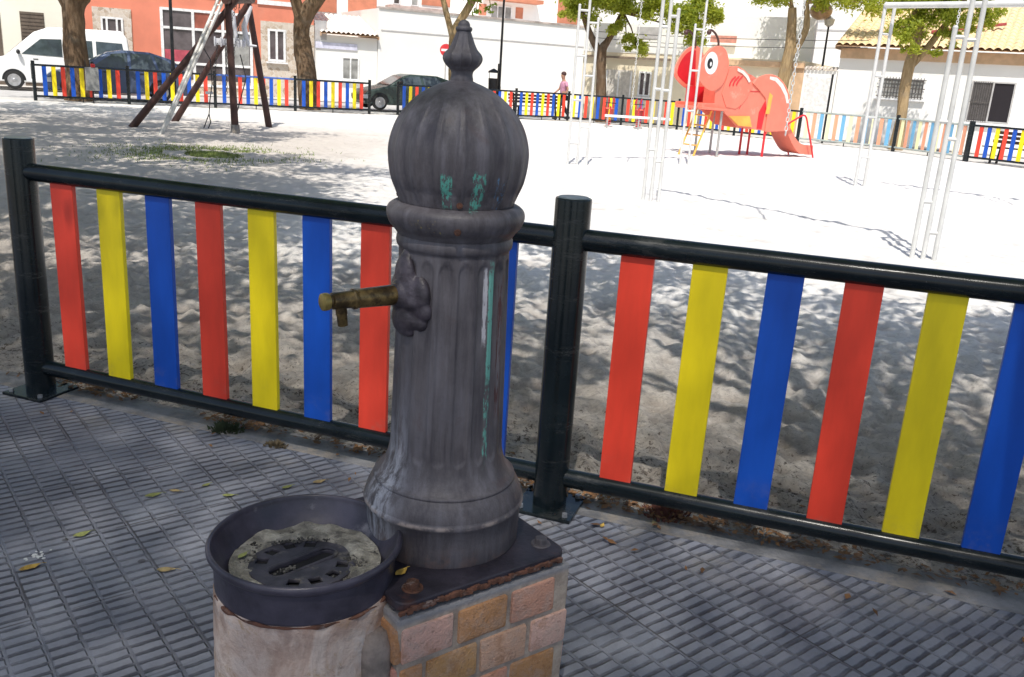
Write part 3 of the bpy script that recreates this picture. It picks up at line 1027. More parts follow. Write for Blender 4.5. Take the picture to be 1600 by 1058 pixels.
# tap mount (cast boss) and brass tap
TD = Vector((-math.cos(R(37.3)), -math.sin(R(37.3)), 0))
bx, by, bz = TD, Vector((-TD.y, TD.x, 0)), Z
Mt = Matrix((TD, by, Z)).transposed()
bm = new()
c0 = FC + TD * 0.112 + Z * 1.055
lumps = [(0.000, 0, 0.0, 0.050, (0.50, 1.0, 1.2)), (0.004, 0, 0.040, 0.034, (0.55, 0.95, 1.5)), (0.0, 0.0, 0.072, 0.022, (0.5, .8, 1.5)), (0.005, 0.004, -0.044, 0.036, (0.65, 1.05, 1.1)), (0.012, 0, 0.004, 0.032, (0.8, 1, 1)), (-0.010, 0.034, 0.008, 0.034, (0.6, 1.0, 1.3)), (-0.014, 0.044, -0.022, 0.026, (0.7, 1.1, .9)), (-0.012, 0.036, -0.048, 0.026, (.7, 1.0, .8)), (-0.010, -0.036, 0.004, 0.034, (0.6, 1.0, 1.3)), (-0.012, -0.036, -0.046, 0.026, (.7, 1.0, .8)), (0.006, 0.020, -0.006, 0.026, (.7, 1.2, .8)), (0.004, 0.016, -0.070, 0.016, (.8, 1.2, .8))]
for dx, dy, dz, r, sc in lumps:
    q = c0 + TD * dx + by * dy + Z * dz
    sphere(bm, q, r, sc, 20, 14, Mt)
mo = obj('tap_mount', bm, mat('mount_iron', (0.055, 0.045, 0.055), 0.42, 0, 0.45, 24, 0.7, 70, 0.004, dirt=((0.12, 0.105, 0.12), 0.54, 0.6)), fo)
rm = mo.modifiers.new('remesh', 'REMESH'); rm.mode = 'VOXEL'; rm.voxel_size = 0.003; rm.use_smooth_shade = True
sm = mo.modifiers.new('smooth', 'SMOOTH'); sm.factor = 0.5; sm.iterations = 7
Ax = Matrix((Vector((-Z.x, -Z.y, -1)), by, TD)).transposed()     # local z -> TD
A0 = FC + Z * 1.060
bm = new()
lathe(bm, [(0.128, 0.024), (0.136, 0.025), (0.140, 0.0235), (0.142, 0.020), (0.150, 0.0212), (0.190, 0.0200), (0.226, 0.0194), (0.228, 0.0208), (0.234, 0.0208), (0.236, 0.0186), (0.242, 0.0176), (0.278, 0.0166), (0.280, 0.0130), (0.286, 0.0125)], A0, 40, axis=Ax)
tap = obj('tap', bm, BRASS, fo, ang=35)
bm = new()
lathe(bm, [(0.2845, 0.0130), (0.286, 0.0168), (0.293, 0.0178), (0.299, 0.0168), (0.3015, 0.012)], A0, 32, axis=Ax)
obj('tap_button', bm, mat('bright_brass', (0.40, 0.29, 0.09), 0.38, 0.6, 0.25, 40), tap, ang=35)
bm = new()
n0 = A0 + TD * 0.260 - Z * 0.008
nd = (-Z + TD * -0.12 + by * 0.0).normalized()
tube(bm, [n0, n0 + nd * 0.020, n0 + nd * 0.022, n0 + nd * 0.044], [0.0110, 0.0118, 0.0106, 0.0102], 24, cap=False)
obj('tap_nozzle', bm, BRASS, tap, ang=35)

# ------------------------------------------------------------------ playground equipment
WOOD = mat('dark_brown_post', (0.055, 0.022, 0.017), 0.6, 0, 0.35, 6, 0.3, 30, 0.01)
sw = thing('wooden_swing_frame', 'dark brown wooden pole frame with slanting legs and hanging chains, by the left fence', 'swing', (-7.2, 20.5, 0))
legs = [((-8.37, 19.27, -.05), (-5.98, 19.36, 2.80)), ((-8.44, 21.84, -.05), (-6.45, 21.75, 2.92)), ((-6.17, 19.34, -.05), (-6.27, 19.34, 2.85)), ((-6.12, 21.74, -.05), (-6.60, 21.76, 2.95))]
for a_, b_ in legs:
    bm = new(); tube(bm, [a_, b_], [0.078, 0.066], 14)
    obj('leg', bm, WOOD, sw)
bm = new(); tube(bm, [(-6.2, 19.0, 2.62), (-6.55, 22.0, 2.84)], 0.075, 14)
obj('beam', bm, WOOD, sw)
bm = new(); tube(bm, [(-6.17, 19.34, -0.02), (-6.172, 19.34, 0.16)], [0.095, 0.09], 14)
obj('footing', bm, CONC, sw)


def chain(bm, p0, p1, r=0.012, n=None):
    p0, p1 = Vector(p0), Vector(p1)
    L = (p1 - p0).length
    n = n or int(L / 0.06)
    x, y, d = frame_from(p1 - p0)
    for i in range(n):
        q = p0 + (p1 - p0) * ((i + .5) / n)
        s_ = x if i % 2 else y
        h = L / n * 0.62
        tube(bm, [q - d * h, q - d * h * .5 + s_ * r * 1.5, q + d * h * .5 + s_ * r * 1.5, q + d * h, q + d * h * .5 - s_ * r * 1.5, q - d * h * .5 - s_ * r * 1.5, q - d * h], r * 0.5, 5, cap=False)


DCH = mat('dark_chain', (0.05, 0.045, 0.045), 0.5, 0.3)
for q0, q1 in (((-6.35, 20.3, 2.7), (-6.62, 20.2, 1.86)), ((-6.38, 20.5, 2.7), (-6.40, 20.4, 1.9)), ((-6.75, 20.1, 1.8), (-6.90, 20.2, 0.9)), ((-6.60, 20.2, 1.8), (-6.62, 20.2, 0.75)), ((-6.45, 20.3, 1.8), (-6.50, 20.2, 0.7))):
    bm = new(); chain(bm, q0, q1); obj('chain', bm, DCH, sw)
PALE = mat('pale_plastic', (0.62, 0.62, 0.66), 0.45)
for q, rz in (((-6.74, 20.3, 1.84), 20), ((-6.38, 20.5, 1.84), -30)):
    bm = new()
    m = Matrix.Rotation(R(rz), 4, 'Z')
    box(bm, Vector(q), (0.30, 0.05, 0.14), rotz=R(rz), bevel=0.02)
    for k in range(3):
        bar(bm, Vector(q) + m @ Vector((-0.13 + 0.13 * k, -0.05, -0.10)), Vector(q) + m @ Vector((-0.13 + 0.13 * k, -0.05, 0.1)), 0.03, 0.03, 0.006)
    obj('seat', bm, PALE, sw)
bm = new()
tube(bm, [(-6.12, 20.5, 2.62), (-6.22, 20.5, 2.40), (-6.29, 20.5, 2.2), (-6.26, 20.5, 1.98), (-6.19, 20.5, 1.80), (-6.02, 20.5, 1.80)], [0.03, 0.05, 0.06, 0.06, 0.045, 0.02], 10)
tube(bm, [(-6.60, 20.4, 2.62), (-6.52, 20.5, 2.45), (-6.50, 20.5, 2.2), (-6.47, 20.5, 1.95), (-6.42, 20.5, 1.75)], [0.02, 0.04, 0.045, 0.04, 0.02], 10)
obj('strap', bm, PALE, sw)
bm = new()
tube(bm, [(-7.02, 20.2, 1.98), (-7.12, 20.2, 1.9), (-7.13, 20.2, 1.75), (-6.95, 20.2, 1.45), (-6.93, 20.2, 0.95), (-6.99, 20.2, 0.6), (-7.02, 20.2, 0.30), (-7.15, 20.2, -0.02)], 0.012, 6)
tube(bm, [(-7.02, 20.2, 0.30), (-6.99, 20.2, 0.12), (-7.05, 20.2, -0.02)], 0.012, 6)
tube(bm, [(-6.42, 20.6, 1.6), (-6.30, 20.6, 1.1), (-6.45, 20.6, 0.6), (-6.62, 20.6, 0.0)], 0.012, 6)
obj('rope', bm, BLACK, sw)
bm = new(); box(bm, (-7.0, 20.2, 0.75), (0.16, 0.04, 0.06), rotz=.4, bevel=0.01)
obj('rope_grip', bm, PALE, sw)

pole = thing('slanting_ladder', 'two pale steel rails leaning up against the dark brown wooden swing frame', 'climbing ladder', (-7.12, 17.67, 0))
for dx in (0, 0.11):
    bm = new(); tube(bm, [(-7.12 + dx * .15, 17.67 + dx * .3, -.03), (-6.33 + dx, 19.25, 2.84)], 0.035, 10)
    obj('rail', bm, mat('worn_pale_steel', (0.55, 0.53, 0.49), 0.45, 0.1, 0.25, 8), pole)
for k in range(2, 9):
    t = k / 9
    bm = new(); tube(bm, [(-7.12 + .79 * t, 17.67 + 1.58 * t, 2.84 * t), (-7.10 + (.79 + .10) * t, 17.70 + 1.56 * t, 2.84 * t)], 0.014, 6)
    obj('rung', bm, CHAIN, pole)


def steel_frame(label, A, B, A_h, B_h, gap, beam_z, swings, fwd, grp):
    """white steel swing: a cluster of three posts with rungs at each end, a beam high above and chain swings"""
    A, B = Vector(A), Vector(B)
    t = thing('swing_frame', label, 'swing', tuple(A), 0, grp)
    f = Vector(fwd).normalized()
    for P, hs in ((A, A_h), (B, B_h)):
        for k, h in enumerate(hs):
            bm = new(); q = P + f * gap * k
            tube(bm, [q - Z * .05, q + Z * h], 0.024, 10)
            sphere(bm, q + Z * h, 0.026, u=10, v=6)
            obj('post', bm, SWINGW, t)
        for k in range(len(hs) - 1):
            top = min(hs[k], hs[k + 1])
            zz = top - 0.08
            while zz > 0.25:
                bm = new(); tube(bm, [P + f * gap * k + Z * zz, P + f * gap * (k + 1) + Z * zz], 0.02, 8)
                obj('rung', bm, SWINGW, t)
                zz -= 0.78 if k == 0 else 0.92
    mid = f * gap * (len(A_h) // 2)
    bm = new(); tube(bm, [A + mid + Z * beam_z, B + mid + Z * beam_z], 0.045, 12)
    obj('beam', bm, SWINGW, t)
    for s_ in swings:
        q = A + mid + (B - A) * s_
        bm = new(); chain(bm, q + Z * beam_z, q + Z * 1.05, 0.010, 40)
        obj('chain', bm, CHAINP, t)
    return t


steel_frame('nearest pale steel swing frame with triple end posts, just behind the right fence panel', (1.66, 12.2, 0), (4.0, 8.98, 0), (3.1, 3.1, 2.45), (2.2, 3.1, 3.1), 0.105, 3.05, (0.52,), (1, -0.28, 0), 'pale steel swings')
steel_frame('farther pale steel swing frame, between the person in pink and the red slide', (0.83, 16.96, 0), (3.21, 18.6, 0), (2.8, 3.3, 2.6), (2.7, 3.4), 0.185, 3.25, (0.42,), (1, 0.25, 0), 'pale steel swings')
t = thing('swing_frame', 'pale steel swing frame at the right with beam and chains before the tiled roof house', 'swing', (6.0, 16.29, 0), 0, 'pale steel swings')
A, B = Vector((6.0, 16.29, 0)), Vector((10.4, 11.9, 0))
for P in (A, B):
    for e in (0, 0.2):
        bm = new(); q = P + Vector((e, e * .5, 0)); tube(bm, [q - Z * .05, q + Z * 3.08], 0.03, 10)
        obj('post', bm, SWINGW, t)
    for zz in (0.5, 1.2, 1.9, 2.6):
        bm = new(); tube(bm, [P + Z * zz, P + Vector((.2, .1, zz))], 0.018, 8)
        obj('rung', bm, SWINGW, t)
bm = new(); tube(bm, [A + Z * 3.06, B + Z * 3.06], 0.05, 12); obj('beam', bm, SWINGW, t)
for s_, z_ in ((0.20, 1.5), (0.43, 0.9), (0.47, 1.1)):
    q = A + (B - A) * s_
    bm = new(); chain(bm, q + Z * 3.05, q + Z * z_, 0.012, 40); obj('chain', bm, CHAINP, t)

# red caterpillar slide: two flat side panels
CATR = mat('caterpillar_red', (0.80, 0.215, 0.145), 0.4, 0, 0.06, 3, dirt=((0.86, 0.40, 0.30), 0.56, 0.6))
CATD = mat('caterpillar_deep_red', (0.66, 0.02, 0.03), 0.4, 0, 0.08, 3)
CATY = mat('caterpillar_yellow', (0.80, 0.42, 0.08), 0.4, 0, 0.15, 3)
CD = Vector((math.cos(R(33)), math.sin(R(33)), 0)); CN = Vector((-CD.y, CD.x, 0)); CO = Vector((5.81, 22.26, 0))
cat = thing('caterpillar_slide', 'red caterpillar shaped play slide with big white eye and antennae', 'slide', tuple(CO))


def arc(cx, cy, r, a0, a1, n=14, ry=None):
    return [(cx + r * math.cos(R(a0 + (a1 - a0) * k / n)), cy + (ry or r) * math.sin(R(a0 + (a1 - a0) * k / n))) for k in range(n + 1)]


outline = [(-2.24, 1.60)] + spline([(-2.24, 1.60), (-2.40, 1.72), (-2.44, 1.86), (-2.36, 2.10), (-2.15, 2.35), (-1.90, 2.45), (-1.70, 2.40), (-1.56, 2.22), (-1.50, 2.02)], 5)[1:]
outline += spline([(-1.50, 2.02), (-1.30, 2.05), (-1.05, 2.00), (-0.85, 1.90), (-0.70, 1.73)], 4)[1:]
outline += spline([(-0.62, 1.75), (-0.50, 1.83), (-0.20, 1.92), (0.10, 1.90), (0.38, 1.76), (0.60, 1.54), (0.73, 1.22), (0.76, 0.95), (0.72, 0.64)], 4)
outline += [(0.12, 0.61), (-0.51, 0.65), (-0.98, 0.70), (-1.30, 0.92), (-1.50, 1.04), (-2.24, 1.05), (-2.30, 1.12), (-2.28, 1.19), (-1.78, 1.20), (-1.80, 1.46), (-1.93, 1.47), (-2.10, 1.52)]
for off in (0.0, 0.75):
    bm = new()
    prism(bm, outline, CO + CN * off, CD, Z, CN, 0.03)
    side = obj('side_panel', bm, CATR, cat, smooth=False)
    mod_bevel(side, 0.008)
    s0 = -0.006 if off == 0 else 0.032
    for (pts, m_, nm, lift) in ((arc(-2.07, 2.07, 0.20, 0, 345, 23, 0.245), None, 'eye', 0),):
        bm = new(); prism(bm, pts, CO + CN * (off - 0.040 if off == 0 else off + 0.031), CD, Z, CN, 0.004)
        eye = obj('eye', bm, WHITE, side, smooth=False)
        bm = new(); prism(bm, arc(-2.11, 2.06, 0.085, 0, 345, 23, 0.115), CO + CN * (off - 0.044 if off == 0 else off + 0.036), CD, Z, CN, 0.003)
        obj('pupil', bm, BLACK, side, smooth=False)
        bm = new(); prism(bm, arc(-2.09, 2.05, 0.028, 0, 330, 11, 0.05), CO + CN * (off - 0.047 if off == 0 else off + 0.040), CD, Z, CN, 0.002)
        obj('pupil_highlight', bm, WHITE, side, smooth=False)
    o0 = off - 0.035 if off == 0 else off + 0.031
    # paler strips along the upper edges of the humps
    for pts in ([(-1.22, 2.015), (-1.02, 1.965), (-0.86, 1.875), (-0.745, 1.74), (-0.80, 1.71), (-0.90, 1.81), (-1.05, 1.90), (-1.22, 1.95)],
                [(-0.12, 1.885), (0.12, 1.87), (0.36, 1.735), (0.56, 1.52), (0.66, 1.30), (0.58, 1.29), (0.47, 1.48), (0.30, 1.65), (0.09, 1.78), (-0.12, 1.82)]):
        bm = new(); prism(bm, pts, CO + CN * o0, CD, Z, CN, 0.003)
        obj('pale_edge', bm, mat('pale_pink', (0.85, 0.72, 0.66), 0.4), side, smooth=False)
    # cheek lines and joint lines
    bm = new()
    for k in range(3):
        p = spline([(-1.24 + .11 * k, 1.82 + .01 * k), (-1.36 + .11 * k, 1.72), (-1.40 + .11 * k, 1.60 + .015 * k)], 5)
        tube(bm, [CO + CN * (off - .020 if off == 0 else off + .034) + CD * a_ + Z * b_ for a_, b_ in p], 0.016, 6)
    obj('cheek_mark', bm, CATD, side)
    bm = new()
    p = spline([(-0.72, 1.72), (-0.80, 1.45), (-0.98, 1.10)], 5)
    tube(bm, [CO + CN * (off - .003 if off == 0 else off + .033) + CD * a_ + Z * b_ for a_, b_ in p], 0.007, 5)
    tube(bm, [CO + CN * (off - .003 if off == 0 else off + .033) + CD * a_ + Z * 1.52 for a_ in (-0.68, 0.0)], 0.009, 5)
    obj('joint_line', bm, CATD, side)
    # window slot in the rear hump
    bm = new(); prism(bm, [(-0.10, 1.02), (0.03, 1.02), (0.06, 1.45), (-0.06, 1.52)], CO + CN * o0, CD, Z, CN, 0.003)
    obj('slot_cover', bm, CATY, side, smooth=False)
    if off == 0:
        head = spline([(-2.24, 1.585), (-2.40, 1.72), (-2.445, 1.88), (-2.36, 2.11), (-2.15, 2.355), (-1.90, 2.455), (-1.69, 2.405), (-1.55, 2.22), (-1.50, 2.00), (-1.56, 1.76), (-1.70, 1.56), (-1.93, 1.465), (-2.12, 1.51)], 5)
        hump = spline([(-0.66, 1.70), (-0.50, 1.84), (-0.20, 1.93), (0.10, 1.91), (0.385, 1.77), (0.61, 1.545), (0.74, 1.22), (0.77, 0.95), (0.73, 0.63)], 5) + [(0.12, 0.60), (-0.02, 0.60), (-0.02, 0.98), (-0.16, 1.38), (-0.42, 1.56)]
        mid_ = spline([(-1.47, 1.98), (-1.28, 2.055), (-1.04, 2.005), (-0.84, 1.90), (-0.70, 1.735), (-0.72, 1.48), (-0.88, 1.24), (-1.10, 1.10)], 5) + [(-1.42, 1.13), (-1.60, 1.42), (-1.52, 1.70)]
        for nm_, pl_, th_ in (('head_plate', head, .034), ('rear_hump_plate', hump, .030), ('middle_hump_plate', mid_, .016)):
            bm = new(); prism(bm, pl_, CO - CN * th_, CD, Z, CN, th_ - .002)
            pp_ = obj(nm_, bm, CATR, cat, smooth=False); mod_bevel(pp_, 0.012, 3)
    if off > 0:
        cx_, cy_ = -1.97, 1.96
        bm = new(); prism(bm, [(cx_ + (a_ - cx_) * .80, cy_ + (b_ - cy_) * .80) for a_, b_ in outline[:28]] + [(-1.75, 1.55), (-2.05, 1.60)], CO + CN * (off - .004), CD, Z, CN, 0.003)
        obj('inner_cheek', bm, CATD, side, smooth=False)
# mouth interior, platform, inner wall, belly
bm = new(); prism(bm, [(-2.30, 1.20), (-1.76, 1.20), (-1.76, 1.55), (-2.30, 1.55)], CO + CN * 0.42, CD, Z, CN, 0.02)
obj('mouth', bm, CATD, cat, smooth=False)
bm = new(); prism(bm, [(-2.24, 1.055), (-1.45, 1.035), (-1.45, 1.085), (-2.24, 1.12)], CO - CN * 0.10, CD, Z, CN, 0.9)
o = obj('lower_lip', bm, CATR, cat, smooth=False); mod_bevel(o, 0.01)
bm = new(); prism(bm, [(-1.75, 1.03), (0.66, 1.03), (0.66, 1.08), (-1.75, 1.08)], CO + CN * 0.033, CD, Z, CN, 0.714)
obj('platform', bm, CATD, cat, smooth=False)
bm = new(); prism(bm, [(-1.30, 0.93), (-0.95, 0.72), (-0.5, 0.70), (-0.62, 0.95)], CO - CN * 0.03, CD, Z, CN, 0.028)
obj('belly_panel', bm, CATY, cat, smooth=False)
bm = new(); prism(bm, [(-0.30, 0.66), (-0.14, 0.66), (-0.05, 1.45), (-0.30, 1.05)], CO - CN * 0.012, CD, Z, CN, 0.012)
obj('door_panel', bm, CATD, cat, smooth=False)
for off in (0.0, 0.75):
    bm = new()
    p = [(-1.88, 2.40), (-1.87, 2.50), (-1.92, 2.62), (-2.02, 2.72), (-2.13, 2.77), (-2.21, 2.75), (-2.22, 2.69)]
    tube(bm, [CO + CN * (off + .015) + CD * a_ + Z * b_ for a_, b_ in spline(p, 4)], 0.025, 8)
    sphere(bm, CO + CN * (off + .015) + CD * -2.20 + Z * 2.72, 0.055, u=10, v=8)
    obj('antenna', bm, mat('antenna_brown', (0.07, 0.03, 0.025), 0.5), cat)
for a_, off, m_ in ((0.02, 0.0, CATD), (0.02, 0.75, CATD), (-1.50, 0.0, CHAIN), (-1.0, 0.75, CHAIN), (-1.50, 0.75, CHAIN), (0.30, 0.75, CATD)):
    bm = new(); q = CO + CD * a_ + CN * (off + .015)
    tube(bm, [q - Z * .05, q + Z * 1.03], 0.03, 8)
    obj('leg', bm, m_, cat)
# slide chute
chp = spline([(0.55, 0.98), (0.80, 0.72), (1.20, 0.28), (1.50, 0.10), (1.95, 0.07)], 5)
bm = new()
prev = None
for a_, b_ in chp:
    row = [bm.verts.new(CO + CD * a_ + CN * c_ + Z * (b_ + h_)) for c_, h_ in ((0.10, .22), (0.12, .22), (0.13, 0.02), (0.62, 0.02), (0.63, .22), (0.65, .22), (0.66, -.02), (0.09, -.02))]
    if prev:
        for k in range(8): bm.faces.new((prev[k], prev[(k + 1) % 8], row[(k + 1) % 8], row[k]))
    prev = row
bm.faces.new(prev)
chu = obj('slide_chute', bm, CATR, cat)
bm = new()
prev = None
for a_, b_ in chp:
    row = [bm.verts.new(CO + CD * a_ + CN * c_ + Z * (b_ + 0.026)) for c_ in (0.14, 0.61)]
    if prev: bm.faces.new((prev[0], prev[1], row[1], row[0]))
    prev = row
obj('chute_floor', bm, mat('painted_sheen_pink', (0.82, 0.62, 0.55), .3), chu)  # pale sheet paints the light reflecting inside the chute
bm = new()
for off in (-0.02, 0.78):
    tube(bm, [CO + CD * a_ + CN * off + Z * b_ for a_, b_ in spline([(0.72, .78), (1.0, .92), (1.33, 1.02), (1.52, .70), (1.72, .30), (1.86, -.02)], 4)], 0.022, 8)
obj('slide_handrail', bm, CATD, cat)
# steps at the head end
bm = new()
for off in (0.12, 0.62):
    tube(bm, [CO + CD * -2.15 + CN * off - Z * .03, CO + CD * -1.72 + CN * off + Z * 1.05], 0.022, 8)
for k in range(1, 5):
    q = CO + CD * (-2.15 + .43 * k / 4.6) + Z * (1.05 * k / 4.6)
    tube(bm, [q + CN * .12, q + CN * .62], 0.018, 8)
obj('step_ladder', bm, CATY, cat)

# red spring riders
def spring_rider(loc, rz, label):
    t = thing('spring_rider', label, 'spring rider', loc, R(rz), 'red spring riders')
    M = wm(t)
    T = lambda *p: M @ Vector(p)
    ux = (M.to_3x3() @ Vector((1, 0, 0))); un = (M.to_3x3() @ Vector((0, 1, 0)))
    body = [(-0.34, 0.42), (-0.30, 0.62), (-0.38, 0.74), (-0.22, 0.72), (-0.06, 0.62), (0.10, 0.64), (0.14, 0.84), (0.10, 1.02), (0.24, 1.00), (0.40, 0.88), (0.36, 0.80), (0.28, 0.80), (0.30, 0.60), (0.24, 0.42)]
    for off in (-0.10, 0.08):
        bm = new(); prism(bm, body, T(0, off, 0), ux, Z, un, 0.02); obj('side_panel', bm, CATD, t, smooth=False)
    bm = new(); box(bm, T(-0.08, 0, 0.64), (0.30, 0.26, 0.035), rotz=R(rz), bevel=0.01); obj('seat', bm, CATR, t, smooth=False)
    bm = new(); tube(bm, [T(0.14, -0.2, 0.82), T(0.14, 0.2, 0.82)], 0.016, 8); obj('handlebar', bm, BLACK, t)
    bm = new(); pts = [T(0.085 * math.cos(k * .6), 0.085 * math.sin(k * .6), 0.04 + k * 0.0068) for k in range(56)]
    tube(bm, pts, 0.014, 6); obj('spring', bm, CATD, t)
    bm = new(); lathe(bm, [(0.0, 0.17), (0.03, 0.17), (0.04, 0.10)], T(0, 0, 0), 16); obj('base', bm, CHAIN, t)


spring_rider((2.94, 32.75, 0), 72, 'left red spring rider on a coil, in front of the far fence')
spring_rider((4.05, 33.1, 0), 98, 'right red spring rider on a coil, in front of the far fence')
bb = thing('balance_beam', 'low pale balance beam on the sand before the two red spring riders', 'balance beam', (3.6, 31.0, 0))
bm = new(); bar(bm, (2.7, 31.6, 0.42), (5.0, 31.9, 0.42), 0.12, 0.08, 0.01); obj('beam', bm, WHITE, bb)
for x_ in (2.8, 3.9, 4.9):
    bm = new(); tube(bm, [(x_, 31.6 + (x_ - 2.7) * .13, -.05), (x_, 31.6 + (x_ - 2.7) * .13, .40)], 0.03, 8); obj('leg', bm, CHAIN, bb)

# grass patch on the sand
bm = new()
rr = random.Random(5)
verts = []; faces = []
for k in range(11000):
    a_ = rr.uniform(0, 2 * PI); r_ = abs(rr.gauss(0, 0.55))
    x_ = -5.15 + r_ * math.cos(a_) * 1.5; y_ = 14.7 + r_ * math.sin(a_) * 1.5
    if mnoise.noise(Vector((x_ * 1.3, y_ * 1.3, 3))) < -0.12: continue
    h = rr.uniform(0.02, 0.06); w = 0.009
    an = rr.uniform(0, PI); dx, dy = math.cos(an) * w, math.sin(an) * w
    lx, ly = rr.uniform(-.04, .04), rr.uniform(-.04, .04)
    z0 = sand_height(x_, y_, 1) - 0.02
    n_ = len(verts)
    verts += [(x_ - dx, y_ - dy, z0), (x_ + dx, y_ + dy, z0), (x_ + lx, y_ + ly, z0 + h)]
    faces.append((n_, n_ + 1, n_ + 2))
me = bpy.data.meshes.new('grass_patch'); me.from_pydata(verts, [], faces)
GRASS = mat('grass', (0.20, 0.25, 0.07), 0.8, 0, 0.4, 3)
tag(obj('grass_patch', me, GRASS, smooth=False), 'sparse green grass growing on the sand behind the left fence panel', 'grass', kind='stuff')

# dried leaf litter along the kerb and a weed
LEAFD = mat('dry_leaf_brown', (0.17, 0.085, 0.035), 0.85, 0, 0.5, 12)
verts = []; faces = []
for k in range(2600):
    s_ = rr.uniform(-0.3, 5.2)
    clump = mnoise.noise(Vector((s_ * 2.2, 0.3, 0)))
    if clump < rr.uniform(-0.35, 0.35): continue
    w_ = 0.06 + abs(rr.gauss(0, 0.085))
    if rr.random() < 0.06: w_ = rr.uniform(-0.25, 0.6)
    p = ML + FD * s_ + FN * w_
    z_ = 0.006 + rr.uniform(0, 0.012)
    if w_ > 0.15: z_ = -0.012 + sand_height(p.x, p.y, min(1, .15 + (w_ - .13) / .5)) + rr.uniform(0.002, 0.012)
    L = rr.uniform(0.008, 0.022); W_ = L * rr.uniform(.3, .6); an = rr.uniform(0, 2 * PI)
    c_, s2 = math.cos(an), math.sin(an)
    n_ = len(verts)
    for u_, v_, hz in ((-L, 0, 0), (0, -W_, rr.uniform(0, .008)), (L, 0, rr.uniform(0, .01)), (0, W_, rr.uniform(0, .008))):
        verts.append((p.x + u_ * c_ - v_ * s2, p.y + u_ * s2 + v_ * c_, z_ + hz))
    faces += [(n_, n_ + 1, n_ + 3), (n_ + 1, n_ + 2, n_ + 3)]
me = bpy.data.meshes.new('leaf_litter'); me.from_pydata(verts, [], faces)
tag(obj('leaf_litter', me, LEAFD, smooth=False), 'brown dry leaf litter gathered along the kerb under the near fence', 'leaf litter', kind='stuff')


def weed(loc, label, mat_, n=90, r=0.07, h=0.05, seed=1):
    rr_ = random.Random(seed); verts = []; faces = []
    for k in range(n):
        a_ = rr_.uniform(0, 2 * PI); d_ = rr_.uniform(0, r); x_, y_ = loc[0] + d_ * math.cos(a_), loc[1] + d_ * math.sin(a_) * .7
        hh = rr_.uniform(.4, 1) * h * (1 - d_ / r * .6); w = 0.006; an = rr_.uniform(0, 6.3)
        n_ = len(verts); lx, ly = math.cos(a_) * hh * .6, math.sin(a_) * hh * .6
        verts += [(x_ - w * math.cos(an), y_ - w * math.sin(an), loc[2]), (x_ + w * math.cos(an), y_ + w * math.sin(an), loc[2]), (x_ + lx * .5 + w, y_ + ly * .5, loc[2] + hh * .7), (x_ + lx, y_ + ly, loc[2] + hh)]
        faces += [(n_, n_ + 1, n_ + 2), (n_, n_ + 2, n_ + 3)]
    me = bpy.data.meshes.new('weed'); me.from_pydata(verts, [], faces)
    tag(obj('weed', me, mat_, smooth=False), label, 'weed')


weed((-1.17, 3.46, 0.003), 'small dark green weed at the kerb below the left fence panel', mat('weed_green', (0.035, 0.05, 0.02), 0.8), 160, .075, .05, 2)
weed((0.60, 2.94, 0.003), 'withered reddish brown weed at the kerb right of the middle post', mat('weed_brown', (0.11, 0.04, 0.03), 0.85), 170, .085, .06, 3)
weed((-0.93, 3.33, 0.003), 'tiny dry weed on the kerb behind the basin', mat('weed_dry', (0.12, 0.09, 0.05), 0.85), 70, .05, .03, 4)

# single fallen leaves on the paving
LG = mat('leaf_green_yellow', (0.25, 0.27, 0.09), 0.6, 0, 0.3, 40, dirt=((0.16, 0.10, 0.04), .55, .7))
LY = mat('leaf_yellow', (0.46, 0.30, 0.06), 0.6, 0, 0.3, 40, dirt=((0.20, 0.11, 0.04), .52, .7))
LB = mat('leaf_tan', (0.38, 0.29, 0.14), 0.7, 0, 0.3, 40, dirt=((0.16, 0.09, 0.04), .52, .7))


def leaf(loc, ang, L, m_, label, seed):
    rr_ = random.Random(seed)
    t_ = bmesh.new()
    n = 9; top = []; bot = []
    for k in range(n):
        u_ = k / (n - 1); w = math.sin(PI * u_ ** 0.85) * 0.23 * L
        x_ = (u_ - .5) * L; curl = 0.10 * L * (u_ - .5) ** 2 * 4
        top.append(t_.verts.new((x_, w, curl + w * .35))); bot.append(t_.verts.new((x_, -w, curl + w * rr_.uniform(.2, .5))))
        if k: pass
    midl = [t_.verts.new(((k / (n - 1) - .5) * L, 0, 0.10 * L * (k / (n - 1) - .5) ** 2 * 4)) for k in range(n)]
    for k in range(n - 1):
        t_.faces.new((midl[k], midl[k + 1], top[k + 1], top[k])); t_.faces.new((bot[k], bot[k + 1], midl[k + 1], midl[k]))
    tube(t_, [(L * .5, 0, .1 * L), (L * .72, 0.01 * L, .02 * L)], 0.0009, 5)
    t_.transform(Matrix.Translation(Vector(loc) + Z * 0.003) @ Matrix.Rotation(R(ang), 4, 'Z'))
    bmesh.ops.remove_doubles(t_, verts=t_.verts[:], dist=1e-5)
    o = obj('fallen_leaf', t_, m_)
    tag(o, label, 'leaf', 'fallen leaves on the paving')


